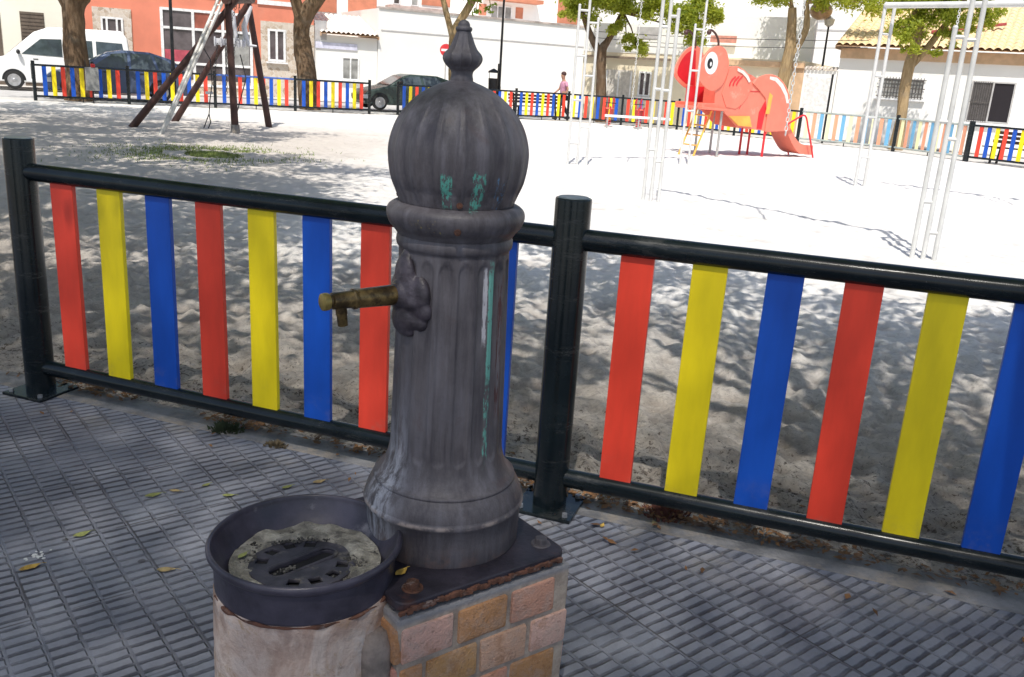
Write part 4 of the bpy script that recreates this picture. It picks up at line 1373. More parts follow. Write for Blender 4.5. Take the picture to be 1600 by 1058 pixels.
for (x_, y_), an, L, m_, lab in (
        ((-1.395, 2.335), 48, .075, LY, 'orange yellow fallen leaf on the paving near the left edge of the picture'),
        ((-1.34, 2.545), 50, .070, LG, 'green fallen leaf alone on the paving at the left, above the orange one'),
        ((-1.00, 2.37), 12, .068, LB, 'tan yellow fallen leaf on the paving just left of the basin'),
        ((-1.23, 2.84), 40, .072, LG, 'green fallen leaf, lower of the close pair on the paving left of the basin'),
        ((-1.17, 2.885), 2, .050, LB, 'pale fallen leaf, upper of the close pair on the paving left of the basin'),
        ((-1.08, 2.945), 60, .045, LG, 'small olive fallen leaf just right of the close pair on the paving'),
        ((-0.975, 2.875), 15, .055, LG, 'green fallen leaf behind the left rim of the basin'),
        ((-0.79, 2.97), 50, .055, LG, 'olive fallen leaf behind the basin, left of the brown leaf'),
        ((-0.685, 3.03), 40, .065, LB, 'brown curled fallen leaf behind the basin, nearest the column'),
        ((0.55, 2.87), 100, .05, LB, 'pale fallen leaf beside the withered brown weed'),
        ((0.36, 2.83), 70, .04, LY, 'small yellow fallen leaf at the kerb beside the middle post'),
        ((1.57, 2.29), 70, .06, LB, 'tan fallen leaf on the paving at the right edge of the picture')):
    leaf((x_, y_, 0.0), an, L * .86, m_, lab, int(x_ * 1000))
leaf((-0.528, 1.632, 0.512), 70, .03, LG, 'small green leaf lying on the silt inside the basin', 5)
leaf((PF + D1 * 0.06 + D2 * 0.10).to_tuple()[:2] + (0.490,), 60, .04, LY, 'yellow leaf caught on the iron plate between basin and column', 6)
# bird dropping splash on the paving
verts = []; bm = new()
for k in range(22):
    a_, d_ = rr.uniform(0, 6.28), abs(rr.gauss(0, .022)); r_ = rr.uniform(.002, .007)
    bmesh.ops.create_circle(bm, cap_ends=True, segments=8, radius=r_, matrix=Matrix.Translation((-1.415 + d_ * math.cos(a_), 2.41 + d_ * math.sin(a_), 0.002 + k * 0.00004)))
tag(obj('bird_dropping', bm, mat('dropping_white', (0.62, 0.64, 0.64), 0.8), smooth=False), 'white bird dropping splashed on the paving behind the orange leaf', 'dropping')

# ------------------------------------------------------------------ trees
BARK = None


def bark(name, a, b):
    s = NT(name)
    v = s.mapping(scale=(9, 9, 1.6))
    f = s.noise(1.0, 7, 0.7, v)
    col = s.mix(s.step(f, 0.3, 0.7), a, b)
    col = s.mix(s.math('MULTIPLY', s.step(s.noise(2.0, 5), 0.5, 0.65), 0.35), col, (0.22, 0.19, 0.15))
    return s.fin(col, 0.9, 0, s.bump(f, 0.8, 0.05), 0.15)


BARKB = bark('bark_brown', (0.095, 0.060, 0.036), (0.20, 0.135, 0.085))
BARKT = bark('bark_tan', (0.24, 0.165, 0.085), (0.44, 0.32, 0.18))


def leaf_mat(name, a, b, tr):
    s = NT(name)
    geo = s.n('ShaderNodeNewGeometry')
    f = s.noise(1.6, 3)
    col = s.mix(s.step(f, 0.35, 0.65), a, b)
    col = s.mix(s.math('MULTIPLY', geo.outputs['Random Per Island'], 0.45), col, [c * 1.5 for c in b])
    s.fin(col, 0.55, 0, None, 0.3)
    t = s.n('ShaderNodeBsdfTranslucent')
    s.put(t.inputs['Color'], s.mix(geo.outputs['Random Per Island'], tr, [c * 1.35 for c in tr]))
    m = s.n('ShaderNodeMixShader')
    m.inputs[0].default_value = 0.5
    s.t.links.new(s.b.outputs[0], m.inputs[1]); s.t.links.new(t.outputs[0], m.inputs[2])
    s.t.links.new(m.outputs[0], s.out.inputs['Surface'])
    return s.m


LEAF = leaf_mat('leaves_green', (0.045, 0.085, 0.015), (0.10, 0.17, 0.025), (0.34, 0.44, 0.05))
LEAFY = leaf_mat('leaves_yellow_green', (0.14, 0.20, 0.03), (0.24, 0.28, 0.04), (0.60, 0.62, 0.08))


def crown_mesh(clumps, n, size, seed, spread=1.0, name='crown'):
    rr_ = random.Random(seed)
    verts = []; faces = []
    tot = sum(c[1] ** 2 for c in clumps)
    for (cx, cy, cz), rad in clumps:
        k = int(n * rad ** 2 / tot)
        sub = []
        for i in range(max(6, int(rad * 9))):
            d = Vector((rr_.gauss(0, 1), rr_.gauss(0, 1), rr_.gauss(0, 0.75)))
            d = d.normalized() * rad * rr_.uniform(0.35, 1.0)
            sub.append((Vector((cx, cy, cz)) + Vector((d.x, d.y, d.z * 0.8)), rad * rr_.uniform(0.16, 0.34)))
        for i in range(k):
            c_, sr = rr_.choice(sub)
            p = c_ + Vector((rr_.gauss(0, sr), rr_.gauss(0, sr), rr_.gauss(0, sr * 0.7)))
            nrm = Vector((rr_.gauss(0, 1), rr_.gauss(0, 1), rr_.gauss(0.5, 0.9))).normalized()
            x, y, d = frame_from(nrm)
            a_ = rr_.uniform(0, 2 * PI)
            ux = x * math.cos(a_) + y * math.sin(a_); uy = d.cross(ux)
            L = size * rr_.uniform(0.6, 1.25); W_ = L * 0.42
            n_ = len(verts)
            verts += [tuple(p - ux * L * .5), tuple(p - uy * W_ * .5 + d * L * .06), tuple(p + ux * L * .5), tuple(p + uy * W_ * .5 + d * L * .06)]
            faces.append((n_, n_ + 1, n_ + 2, n_ + 3))
    me = bpy.data.meshes.new(name)
    me.from_pydata(verts, [], faces)
    return me


def tree(label, paths, clumps, n, size, seed, bk, lf, group='trees round the playground', name='plane_tree'):
    base = Vector(paths[0][0][0])
    t = thing(name, label, 'tree', (base.x, base.y, 0), 0, group)
    for i, path in enumerate(paths):
        pts = [Vector(p[0]) for p in path]; rad = [p[1] for p in path]
        sp = spline([tuple(p) for p in pts], 4)
        rs = []
        for k in range(len(pts) - 1):
            for q in range(4): rs.append(rad[k] + (rad[k + 1] - rad[k]) * q / 4)
        rs.append(rad[-1])
        bm = new()
        rings = tube(bm, sp, rs, 16)
        for v in bm.verts:
            nz = mnoise.noise(Vector((v.co.x * 3, v.co.y * 3, v.co.z * 1.3)))
            nz2 = mnoise.noise(Vector((v.co.x * 9, v.co.y * 9, v.co.z * 2.5 + 4)))
            r_ = rs[min(len(rs) - 1, 0)]
            v.co.x += nz * r_ * 0.16 + nz2 * r_ * 0.07; v.co.y += nz2 * r_ * 0.12
        obj('trunk' if i == 0 else 'limb', bm, bk, t, ang=80)
    # boughs from the last points into the clumps
    bm = new()
    tips = [Vector(p[-1][0]) for p in paths]
    for (c_, r_) in clumps:
        c_ = Vector(c_)
        tip = min(tips, key=lambda q: (q - c_).length)
        midp = (tip + c_) / 2 + Vector((0, 0, 0.15))
        tube(bm, [tip, midp, c_], [0.05 + .02 * min(1, r_), 0.03, 0.012], 7)
    obj('boughs', bm, bk, t)
    me = crown_mesh(clumps, n, size, seed)
    obj('crown', me, lf, t, smooth=False)
    return t


def ring_clumps(c, r, h, n, seed, rad):
    rr_ = random.Random(seed)
    return [((c[0] + r * math.cos(2 * PI * k / n + rr_.uniform(-.3, .3)) * rr_.uniform(.55, 1), c[1] + r * math.sin(2 * PI * k / n) * rr_.uniform(.55, 1), c[2] + rr_.uniform(-h, h)), rad * rr_.uniform(.8, 1.15)) for k in range(n)]


tree('thick brown trunked tree in front of the white van', [[((-13.6, 27.7, -.2), .42), ((-13.72, 28.0, .8), .34), ((-13.72, 28.0, 2.3), .29), ((-13.6, 28, 3.0), .36), ((-13.2, 28, 3.7), .26)], [((-13.7, 28, 2.6), .25), ((-14.2, 27.8, 3.6), .22), ((-14.8, 27.6, 4.6), .14)]],
     ring_clumps((-13.4, 26.6, 6.0), 2.6, .8, 7, 1, 1.5), 6500, .22, 1, BARKB, LEAF)
tree('thick brown trunked tree in front of the stone cornered red house', [[((-7.4, 31.4, -.2), .40), ((-7.60, 31.6, 1.2), .31), ((-7.78, 31.7, 2.4), .28), ((-7.72, 31.7, 2.9), .30), ((-7.2, 31.7, 3.7), .24), ((-6.6, 31.7, 4.5), .16)], [((-7.75, 31.7, 2.7), .22), ((-8.0, 31.6, 3.7), .18), ((-8.4, 31.5, 4.6), .12)]],
     ring_clumps((-7.2, 30.2, 6.2), 2.7, .7, 7, 2, 1.5), 6500, .22, 2, BARKB, LEAF)
tree('slender forked tree partly hidden by the finial of the fountain', [[((-2.75, 35.3, -.2), .2), ((-2.9, 35.3, 1.5), .16), ((-2.93, 35.3, 2.8), .15), ((-2.75, 35.3, 3.3), .15), ((-2.3, 35.3, 4.1), .14), ((-2.0, 35.2, 5.0), .09)], [((-2.93, 35.3, 2.7), .12), ((-3.25, 35.3, 3.7), .11), ((-3.5, 35.3, 4.5), .08)]],
     ring_clumps((-2.6, 34.4, 6.4), 2.3, .7, 6, 3, 1.4) + [((-1.9, 35.2, 4.3), .42), ((-2.45, 35.1, 4.25), .30), ((-1.55, 35.1, 3.9), .22), ((-2.1, 35.0, 3.75), .2)], 8000, .2, 3, BARKT, LEAF)
tree('leafy tree with low green foliage behind the pale swing, right of the person', [[((3.1, 37.5, -.2), .27), ((2.95, 37.5, 1.2), .20), ((2.85, 37.5, 2.6), .21), ((3.1, 37.5, 3.2), .13), ((3.55, 37.4, 4.2), .09)], [((2.85, 37.5, 2.5), .16), ((2.35, 37.5, 3.3), .13), ((1.95, 37.4, 4.1), .1)]],
     ring_clumps((2.9, 36.0, 6.3), 1.5, .4, 4, 4, .9) + [((1.9, 37.0, 4.45), .80), ((2.6, 36.7, 4.6), .7), ((1.45, 37.0, 4.05), .42), ((3.5, 37.0, 4.5), .65), ((4.2, 36.8, 2.85), .42), ((3.75, 36.9, 3.15), .33), ((4.6, 36.6, 4.6), .75), ((5.5, 36.5, 4.2), .75), ((6.0, 36.4, 3.85), .62), ((6.5, 36.4, 4.5), .7), ((7.1, 36.4, 4.2), .55), ((3.3, 37.1, 3.6), .35), ((6.3, 36.4, 3.3), .36), ((2.3, 37.0, 3.85), .35)], 30000, .16, 4, BARKB, LEAFY)
tree('forked tan trunked tree rising behind the red caterpillar slide', [[((9.5, 35.4, -.2), .3), ((9.62, 35.4, 1.6), .24), ((9.72, 35.4, 2.8), .22), ((9.72, 35.4, 3.5), .2), ((9.62, 35.4, 4.6), .15)], [((9.74, 35.4, 2.7), .15), ((10.08, 35.4, 3.4), .13), ((10.25, 35.4, 4.0), .12), ((10.1, 35.4, 4.8), .1)]],
     ring_clumps((9.4, 34.8, 6.4), 1.2, .4, 4, 5, .8) + [((8.4, 35.0, 5.0), .6), ((9.3, 35.0, 5.1), .6), ((10.6, 35.0, 4.95), .7), ((11.9, 34.6, 4.85), .7), ((12.9, 34.6, 4.9), .6)], 12000, .15, 5, BARKT, LEAFY)
tree('tan trunked tree with yellow green leaves in front of the barred window and tiled roof', [[((12.0, 29.6, -.2), .24), ((12.06, 29.7, 1.0), .16), ((12.03, 29.8, 2.0), .17), ((12.06, 29.8, 2.7), .18), ((12.16, 29.8, 3.5), .14), ((12.1, 29.8, 4.4), .11)], [((12.1, 29.8, 2.6), .12), ((12.5, 29.8, 3.15), .11), ((12.85, 29.7, 3.8), .09), ((13.2, 29.6, 4.4), .07)]],
     ring_clumps((12.3, 29.2, 6.0), 1.6, .5, 5, 6, 1.0) + [((11.5, 29.3, 3.75), .50), ((11.2, 29.2, 4.4), .5), ((12.2, 29.6, 3.9), .55), ((12.9, 29.4, 4.2), .6), ((13.6, 29.2, 4.05), .45), ((11.75, 29.3, 3.15), .30), ((11.35, 29.2, 3.45), .36), ((12.9, 29.3, 3.5), .35), ((12.4, 29.2, 4.6), .7), ((13.8, 29.1, 4.5), .5), ((11.0, 29.2, 4.7), .5), ((10.2, 29.2, 4.75), .42), ((12.6, 29.4, 3.05), .22)], 26000, .14, 6, BARKT, LEAFY)
# trees that stand outside the picture and shade its foreground
SUN_EL, SUN_AZ = R(60), R(188)        # azimuth measured clockwise from +Y: behind the viewer, a little to the left
SHADE = [
    ('very tall tree behind the viewer that shades the fountain', (0.4, -7.2), (1.0, 0.9), 15.0, 2.1, 1.45, 11, 21500, .13),
    ('very tall tree left behind the viewer that shades the paving', (-4.6, -6.6), (-2.6, 1.9), 15.0, 2.2, 1.45, 12, 21500, .13),
    ('very tall tree right behind the viewer that shades the right fence panel', (4.4, -7.4), (4.4, 0.6), 15.0, 2.1, 1.45, 13, 21500, .13),
    ('low tree behind the viewer that dapples the sand', (1.9, -1.6), (1.4, 5.9), 4.9, 1.9, .90, 17, 9200, .15),
    ('low tree right of the viewer that dapples the sand', (6.4, -.2), (5.0, 5.2), 4.9, 2.0, .90, 20, 9600, .15),
    ('low tree left of the viewer that dapples the sand', (-3.6, .4), (-2.3, 6.6), 5.0, 2.0, .90, 18, 10200, .15),
    ('low bushy tree in the sand left of the viewer', (-5.4, 4.4), (-4.0, 9.6), 6.2, 2.1, 1.0, 21, 11500, .16),
    ('tree in the sand left of the picture', (-7.2, 6.2), (-6.4, 10.6), 7.0, 2.2, 1.1, 14, 10500, .17),
    ('slim tree in the sand left of the picture', (-7.8, 9.2), (-4.6, 13.4), 7.0, 2.3, 1.0, 19, 8500, .17),
    ('tree in the sand far left of the picture', (-9.8, 11.4), (-8.8, 15.8), 7.5, 2.6, 1.2, 15, 11500, .18),
    ('tree beside the slatted swing outside the picture', (-11.2, 15.6), (-7.2, 18.6), 7.5, 2.6, 1.1, 22, 9500, .18),
    ('tree near the left fence outside the picture', (-13.4, 17.8), (-11.5, 22.4), 8.0, 3.2, 1.3, 16, 15000, .18)]
for lab, tb, tgt, ch, cr, rad, sd, nl, lsz in SHADE:
    k_ = ch / math.tan(SUN_EL)
    cc = (tgt[0] + math.sin(SUN_AZ) * k_, tgt[1] + math.cos(SUN_AZ) * k_, ch)
    tree(lab, [[((tb[0], tb[1], -.2), .30), ((tb[0], tb[1], 1.2), .25), ((tb[0] * .8 + cc[0] * .2, tb[1] * .8 + cc[1] * .2, ch * .45), .21), ((tb[0] * .4 + cc[0] * .6, tb[1] * .4 + cc[1] * .6, ch * .8), .13)]],
         ring_clumps(cc, cr, .5, 9, sd, rad) + [(cc, rad)] + ([((cc[0] + .4, cc[1] + .8, cc[2] + .6), rad)] if nl > 15000 else []), nl, lsz, sd, BARKB, LEAF, group='shade trees outside the picture')

# ------------------------------------------------------------------ vehicles (parked along the street, noses to the left)
GLASS = mat('dark_glass', (0.06, 0.078, 0.088), 0.08, 0, 0.3, 3, spec=0.7)
TYRE = mat('tyre', (0.02, 0.02, 0.02), 0.8)
RIM = mat('alloy_rim', (0.42, 0.42, 0.43), 0.35, 0.5)
HEAD = mat('headlamp', (0.6, 0.62, 0.65), 0.15)
TAIL = mat('tail_lamp', (0.45, 0.02, 0.02), 0.25)


def car(label, cat_, t0, n0, W, lower, upper, belt, roof_z, roof_in, windows, wheels, paint, extra=None, wr=0.31, name='parked_car', group='vehicles parked in the street'):
    """local frame: x along the street from the nose, y away from the playground, z up"""
    loc = LP(t0, n0)
    v = thing(name, label, cat_, tuple(loc), R(27.4), group)

    def hw(z):
        return W / 2 if z <= belt else W / 2 - roof_in * (z - belt) / (roof_z - belt)

    def shell(poly, hwf):
        bm = new()
        a_ = [bm.verts.new((x, W / 2 - hwf(z), z)) for x, z in poly]
        b_ = [bm.verts.new((x, W / 2 + hwf(z), z)) for x, z in poly]
        bm.faces.new(a_); bm.faces.new(list(reversed(b_)))
        for i in range(len(poly)):
            j = (i + 1) % len(poly)
            bm.faces.new((a_[i], b_[i], b_[j], a_[j]))
        return bm
    o = obj('body', shell(lower, lambda z: W / 2), paint, v, local=True, smooth=False)
    mod_bevel(o, 0.07, 3, 25); smooth_mesh(o.data, 50)
    o = obj('cabin', shell(upper, hw), paint, v, local=True, smooth=False)
    mod_bevel(o, 0.05, 3, 25); smooth_mesh(o.data, 50)
    for nm, poly in windows:
        off = 0.006
        for e in (-1, 1):
            bm = new()
            bm.faces.new([bm.verts.new((x, W / 2 + e * (hw(z) + off), z)) for x, z in poly])
            obj('window', bm, GLASS, v, local=True, smooth=False)
    # windscreen and rear screen
    for nm, (pa, pb) in (('windscreen', (upper[0], upper[1])), ('rear_window', (upper[-1], upper[-2]))):
        bm = new()
        pa_, pb_ = Vector(pa), Vector(pb)
        q0, q1 = pa_.lerp(pb_, .1), pa_.lerp(pb_, .9)
        s_ = -1 if nm == 'windscreen' else 1
        vs = [bm.verts.new((q.x + s_ * .012, W / 2 + e * (hw(q.y) - .10), q.y + .008)) for q, e in ((q0, -1), (q1, -1), (q1, 1), (q0, 1))]
        bm.faces.new(vs)
        obj(nm, bm, GLASS, v, local=True, smooth=False)
    for wx in wheels:
        for side in (0, 1):
            y = 0.0 if side == 0 else W
            s_ = -1 if side == 0 else 1
            bm = new()
            n = 20
            pts = [(wx + (wr + .07) * math.cos(PI * k / n), max(0.18, wr + (wr + .07) * math.sin(PI * k / n))) for k in range(n + 1)]
            vs = [bm.verts.new((p[0], y + s_ * .004, p[1])) for p in pts]
            bm.faces.new(vs)
            obj('wheel_arch', bm, BLACK, v, local=True, smooth=False)
            axm = Matrix.Rotation(R(90 if side == 0 else -90), 3, 'X')
            bm = new(); lathe(bm, [(-.17, wr * .7), (-.15, wr * .96), (0.0, wr), (0.02, wr * .97), (0.03, wr * .72)], (wx, y + s_ * .002, wr), 28, axis=axm)
            w_ = obj('wheel', bm, TYRE, v, local=True)
            bm = new(); lathe(bm, [(0.022, wr * .70), (0.040, wr * .68), (0.030, wr * .5), (0.034, wr * .18), (0.05, wr * .12)], (wx, y + s_ * .002, wr), 28, axis=axm)
            obj('rim', bm, RIM, w_, local=True)
    for nm, x, z, sx, m_ in (('headlight', lower[0][0] + .05, lower[1][1] * .86, .22, HEAD), ('tail_light', max(p[0] for p in lower) - .04, belt * .88, .12, TAIL)):
        for y in (0.06, W - 0.06):
            bm = new(); box(bm, (x, y, z), (sx, 0.16, 0.14), bevel=.02); obj(nm, bm, m_, v, local=True, smooth=False)
    for y in (-0.10, W + 0.10):
        mx = upper[0][0] + .42
        bm = new(); sphere(bm, (mx, y, belt + .10), .11, (.6, 1.1, .75), 12, 8); obj('mirror', bm, BLACK, v, local=True)
    for sgn, nm in ((0, 'bumper'), (1, 'bumper')):
        x = lower[0][0] - .01 if sgn == 0 else max(p[0] for p in lower) + .01
        bm = new(); box(bm, (x, W / 2, .42), (.10, W * .94, .20), bevel=.03); obj(nm, bm, BLACK, v, local=True, smooth=False)
    for x in (lower[0][0] + 1.55, lower[0][0] + 2.6):
        bm = new(); box(bm, (x, 0.0, .64), (.012, .008, .52)); obj('door_seam', bm, BLACK, v, local=True, smooth=False)
        bm = new(); box(bm, (x + .18, -.005, belt - .12), (.16, .014, .03)); obj('door_handle', bm, BLACK, v, local=True, smooth=False)
    if extra: extra(v, W, hw)
    return v


VANW = mat('van_white_paint', (0.84, 0.84, 0.83), 0.3, 0, 0.03, 2)
NAVY = mat('car_navy_paint', (0.11, 0.145, 0.24), 0.2, 0.3, 0.1, 2, spec=0.7)
PINE = mat('car_grey_green_paint', (0.05, 0.075, 0.068), 0.28, 0.2, 0.1, 2, spec=0.6)
car('white passenger van parked across the street behind the brown tree trunk', 'van', -1.75, 7.3, 1.95,
    [(0.02, 0.25), (0.0, 0.72), (0.16, 0.96), (0.95, 1.16), (4.86, 1.20), (4.90, 0.30), (4.84, 0.24)],
    [(0.80, 1.12), (1.75, 1.98), (2.25, 2.18), (4.62, 2.22), (4.80, 1.98), (4.885, 1.18)], 1.18, 2.2, .16,
    [('w', [(1.32, 1.22), (1.95, 1.76), (2.62, 1.79), (2.62, 1.18)]), ('w', [(2.78, 1.20), (2.78, 1.79), (3.62, 1.80), (3.62, 1.20)]), ('w', [(3.74, 1.20), (3.74, 1.80), (4.62, 1.78), (4.70, 1.22)])],
    [1.02, 3.95], VANW)
car('dark blue family car parked behind the left fence in front of the white van', 'car', 0.25, 2.2, 1.76,
    [(0.04, 0.22), (0.0, 0.62), (0.25, 0.80), (1.10, 0.95), (4.15, 1.0), (4.24, 0.9), (4.26, 0.32), (4.2, 0.22)],
    [(0.95, 0.93), (1.85, 1.46), (2.3, 1.55), (3.1, 1.53), (3.75, 1.35), (4.18, 0.98)], 0.97, 1.55, .22,
    [('w', [(1.38, 1.0), (1.98, 1.42), (2.42, 1.47), (2.42, 1.0)]), ('w', [(2.52, 1.0), (2.52, 1.47), (3.12, 1.45), (3.28, 1.0)]), ('w', [(3.36, 1.0), (3.22, 1.43), (3.62, 1.30), (3.92, 1.02)])],
    [0.80, 3.40], NAVY)
car('grey green hatchback seen through the gate gap between the two far fences', 'car', 10.75, 2.9, 1.68,
    [(0.03, 0.20), (0.0, 0.55), (0.15, 0.70), (1.05, 0.92), (3.70, 0.95), (3.82, 0.85), (3.86, 0.3), (3.8, 0.2)],
    [(0.95, 0.90), (1.55, 1.27), (1.85, 1.35), (2.9, 1.34), (3.35, 1.22), (3.74, 0.93)], 0.93, 1.35, .18,
    [('w', [(1.24, 0.95), (1.68, 1.25), (2.18, 1.29), (2.24, 0.95)]), ('w', [(2.34, 0.95), (2.28, 1.29), (2.85, 1.28), (3.20, 1.0), (3.20, 0.95)])],
    [0.58, 3.05], PINE, wr=0.285)

# ------------------------------------------------------------------ buildings
PLW = mat('white_render', (0.84, 0.83, 0.80), 0.9, 0, 0.03, 0.6, 0.2, 20, 0.01)
PLC = mat('cream_render', (0.80, 0.77, 0.66), 0.9, 0, 0.04, 0.7, 0.2, 20, 0.01)
PLY = mat('pale_yellow_render', (0.82, 0.73, 0.55), 0.9, 0, 0.05, 0.7, 0.2, 20, 0.01)
REDW = mat('salmon_red_render', (0.70, 0.235, 0.150), 0.9, 0, 0.10, 0.8, 0.2, 20, 0.01, dirt=((0.66, 0.28, 0.19), 0.56, 0.4))
BRKO = mat('orange_brick', (0.52, 0.20, 0.12), 0.9, 0, 0.12, 3, 0.3, 20, 0.01)
BROWN = mat('brown_shutter', (0.13, 0.10, 0.075), 0.7, 0, 0.2, 4)
OCHRE = mat('ochre_trim', (0.62, 0.42, 0.26), 0.8, 0, 0.12, 4)
GREYL = mat('grey_trim', (0.45, 0.44, 0.44), 0.8, 0, 0.12, 4)
FRAMEW = mat('white_frame', (0.82, 0.82, 0.82), 0.4)
PANED = mat('window_pane', (0.10, 0.085, 0.09), 0.12, 0, 0.5, 1.2, spec=0.6)
PANEG = mat('window_pane_grey', (0.30, 0.30, 0.29), 0.2, 0, 0.4, 1.5, spec=0.5)
IRONB = mat('window_bars', (0.10, 0.09, 0.085), 0.6)


def stone_mat():
    s = NT('rough_stone_cladding')
    v = s.mapping(scale=(1, 1, 1))
    e = s.voronoi(6.5, v, 'F1', 'Color')
    g_ = s.n('ShaderNodeSeparateColor'); s.put(g_.inputs[0], e)
    c = s.ramp(g_.outputs[0], [(0, (0.40, 0.31, 0.23)), (.5, (0.56, 0.47, 0.38)), (1, (0.64, 0.57, 0.50))])
    d = s.voronoi(6.5, v, 'DISTANCE_TO_EDGE', 'Distance')
    c = s.mix(s.step(d, .05, .01), c, (0.66, 0.62, 0.56))
    return s.fin(c, 0.9, 0, s.bump(d, .5, .02), .2)


STONE = stone_mat()


def tile_mat(name, cols):
    s = NT(name)
    g_ = s.n('ShaderNodeNewGeometry')
    c = s.ramp(s.noise(5, 6, .7), [(0.3, cols[0]), (0.5, cols[1]), (0.7, cols[2])])
    return s.fin(c, 0.85, 0, s.bump(s.noise(40, 4), .4, .01), .2)


TILEY = tile_mat('yellowed_roof_tile', ((0.66, 0.46, 0.26), (0.76, 0.62, 0.38), (0.62, 0.36, 0.24)))
TILEP = tile_mat('pale_roof_tile', ((0.70, 0.60, 0.52), (0.80, 0.74, 0.68), (0.62, 0.50, 0.44)))


def facade(name, label, FP, ang, t0, t1, n0, depth, z1, m_, z0=-.05):
    """a building whose front lies on local plane y=0, x along the front"""
    loc = FP(t0, n0)
    b = thing(name, label, 'building', tuple(loc), R(ang), 'buildings round the square')
    bm = new(); box(bm, ((t1 - t0) / 2, depth / 2, (z0 + z1) / 2), (t1 - t0, depth, z1 - z0))
    obj('wall', bm, m_, b, local=True, smooth=False)
    return b


def slab(b, nm, x0, x1, z0, z1, m_, proud=0.03, y=0.0, parent=None, thick=None):
    bm = new(); th = thick or proud + .02
    box(bm, ((x0 + x1) / 2, y - proud + th / 2, (z0 + z1) / 2), (x1 - x0, th, z1 - z0))
    return obj(nm, bm, m_, parent or b, local=True, smooth=False)


def window(b, x0, x1, z0, z1, cols=2, rows=1, fr=0.06, pane=None, fm=None, bars=0, sill=True, splits=None):
    """frame with a recessed looking pane set behind it, optional bars and sill"""
    w = slab(b, 'window', x0, x1, z0, z1, pane or PANED, 0.008)
    bm = new()
    xs = splits or [x0 + (x1 - x0) * k / cols for k in range(cols + 1)]
    for k, x in enumerate(xs):
        xx = x + (fr / 2 if k == 0 else (-fr / 2 if k == len(xs) - 1 else 0))
        box(bm, (xx, -.03, (z0 + z1) / 2), (fr, .05, z1 - z0))
    for k in range(rows + 1):
        zz = z0 + (z1 - z0) * k / rows + (fr / 2 if k == 0 else (-fr / 2 if k == rows else 0))
        box(bm, ((x0 + x1) / 2, -.028, zz), (x1 - x0 - .004, .044, fr))
    obj('frame', bm, fm or FRAMEW, w, local=True, smooth=False)
    if bars:
        bm = new()
        for k in range(bars):
            x = x0 + (x1 - x0) * (k + .5) / bars
            tube(bm, [(x, -.10, z0 - .03), (x, -.10, z1 + .03)], .013, 6)
        for zz in (z0 + .05, (z0 + z1) / 2, z1 - .05):
            box(bm, ((x0 + x1) / 2, -.10, zz), (x1 - x0 + .06, .012, .03))
        obj('bars', bm, IRONB, w, local=True, smooth=False)
    if sill:
        bm = new(); box(bm, ((x0 + x1) / 2, -.06, z0 - .05), (x1 - x0 + .16, .14, .07), bevel=.01)
        obj('sill', bm, FRAMEW, w, local=True, smooth=False)
    return w


def tiled_roof(b, x0, x1, y0, y1, z0, z1, m_, period=.24, rows=12):
    nx = int((x1 - x0) / period * 8)
    verts = []; faces = []
    rr_ = random.Random(int(x0 * 10 + z0 * 100))
    jit = [rr_.uniform(-.012, .012) for _ in range(nx // 8 + 2)]
    for j in range(rows):
        for e in (0, 1):
            f = (j + e) / rows
            for i in range(nx + 1):
                x = x0 + (x1 - x0) * i / nx
                ph = (i / 8) % 1.0
                h = .075 * abs(math.sin(PI * (i / 8))) + jit[i // 8]
                verts.append((x, y0 + (y1 - y0) * f, z0 + (z1 - z0) * f + h + (.028 if e == 0 else 0)))
    st = nx + 1
    for j in range(rows * 2 - 1):
        for i in range(nx):
            a_ = j * st + i
            faces.append((a_, a_ + 1, a_ + st + 1, a_ + st))
    me = bpy.data.meshes.new('roof'); me.from_pydata(verts, [], faces)
    o = obj('roof', me, m_, b, local=True, smooth=False)
    bm = new()                                             # eave board and gable closure
    vs = [(x0, y0, z0 - .12), (x0, y0, z0), (x0, y1, z1), (x0, y1, z0 - .12)]
    for xx in (x0, x1):
        bm.faces.new([bm.verts.new((xx, v_[1], v_[2])) for v_ in vs])
    bm.faces.new([bm.verts.new(p_) for p_ in ((x0, y0 + .02, z0 - .02), (x1, y0 + .02, z0 - .02), (x1, y1, z1 - .05), (x0, y1, z1 - .05))])
    obj('roof_underside', bm, OCHRE, b, local=True, smooth=False)
    return o


A_ = 27.4
# cream house
b = facade('white_house', 'cream white house at the far left with a brown garage shutter', LP, A_, -22, 1.76, 11, 8, 7.5, PLC)
X = lambda t: t + 22
d = slab(b, 'garage_door', X(-.47), X(.36), -.02, 2.75, BROWN, .02)
bm = new()
for k in range(20): box(bm, (X(-.055), -.026, .1 + k * .135), (.80, .02, .012))
obj('shutter_lines', bm, mat('shutter_line', (0.08, 0.06, 0.05), .7), d, local=True, smooth=False)
slab(b, 'door', X(-2.2), X(-1.13), -.02, 2.66, BROWN, .02)
window(b, X(-6), X(-4.8), 1.2, 2.6, 2)
slab(b, 'plinth_band', X(-22), X(1.7), -.02, .5, GREYL, .015)
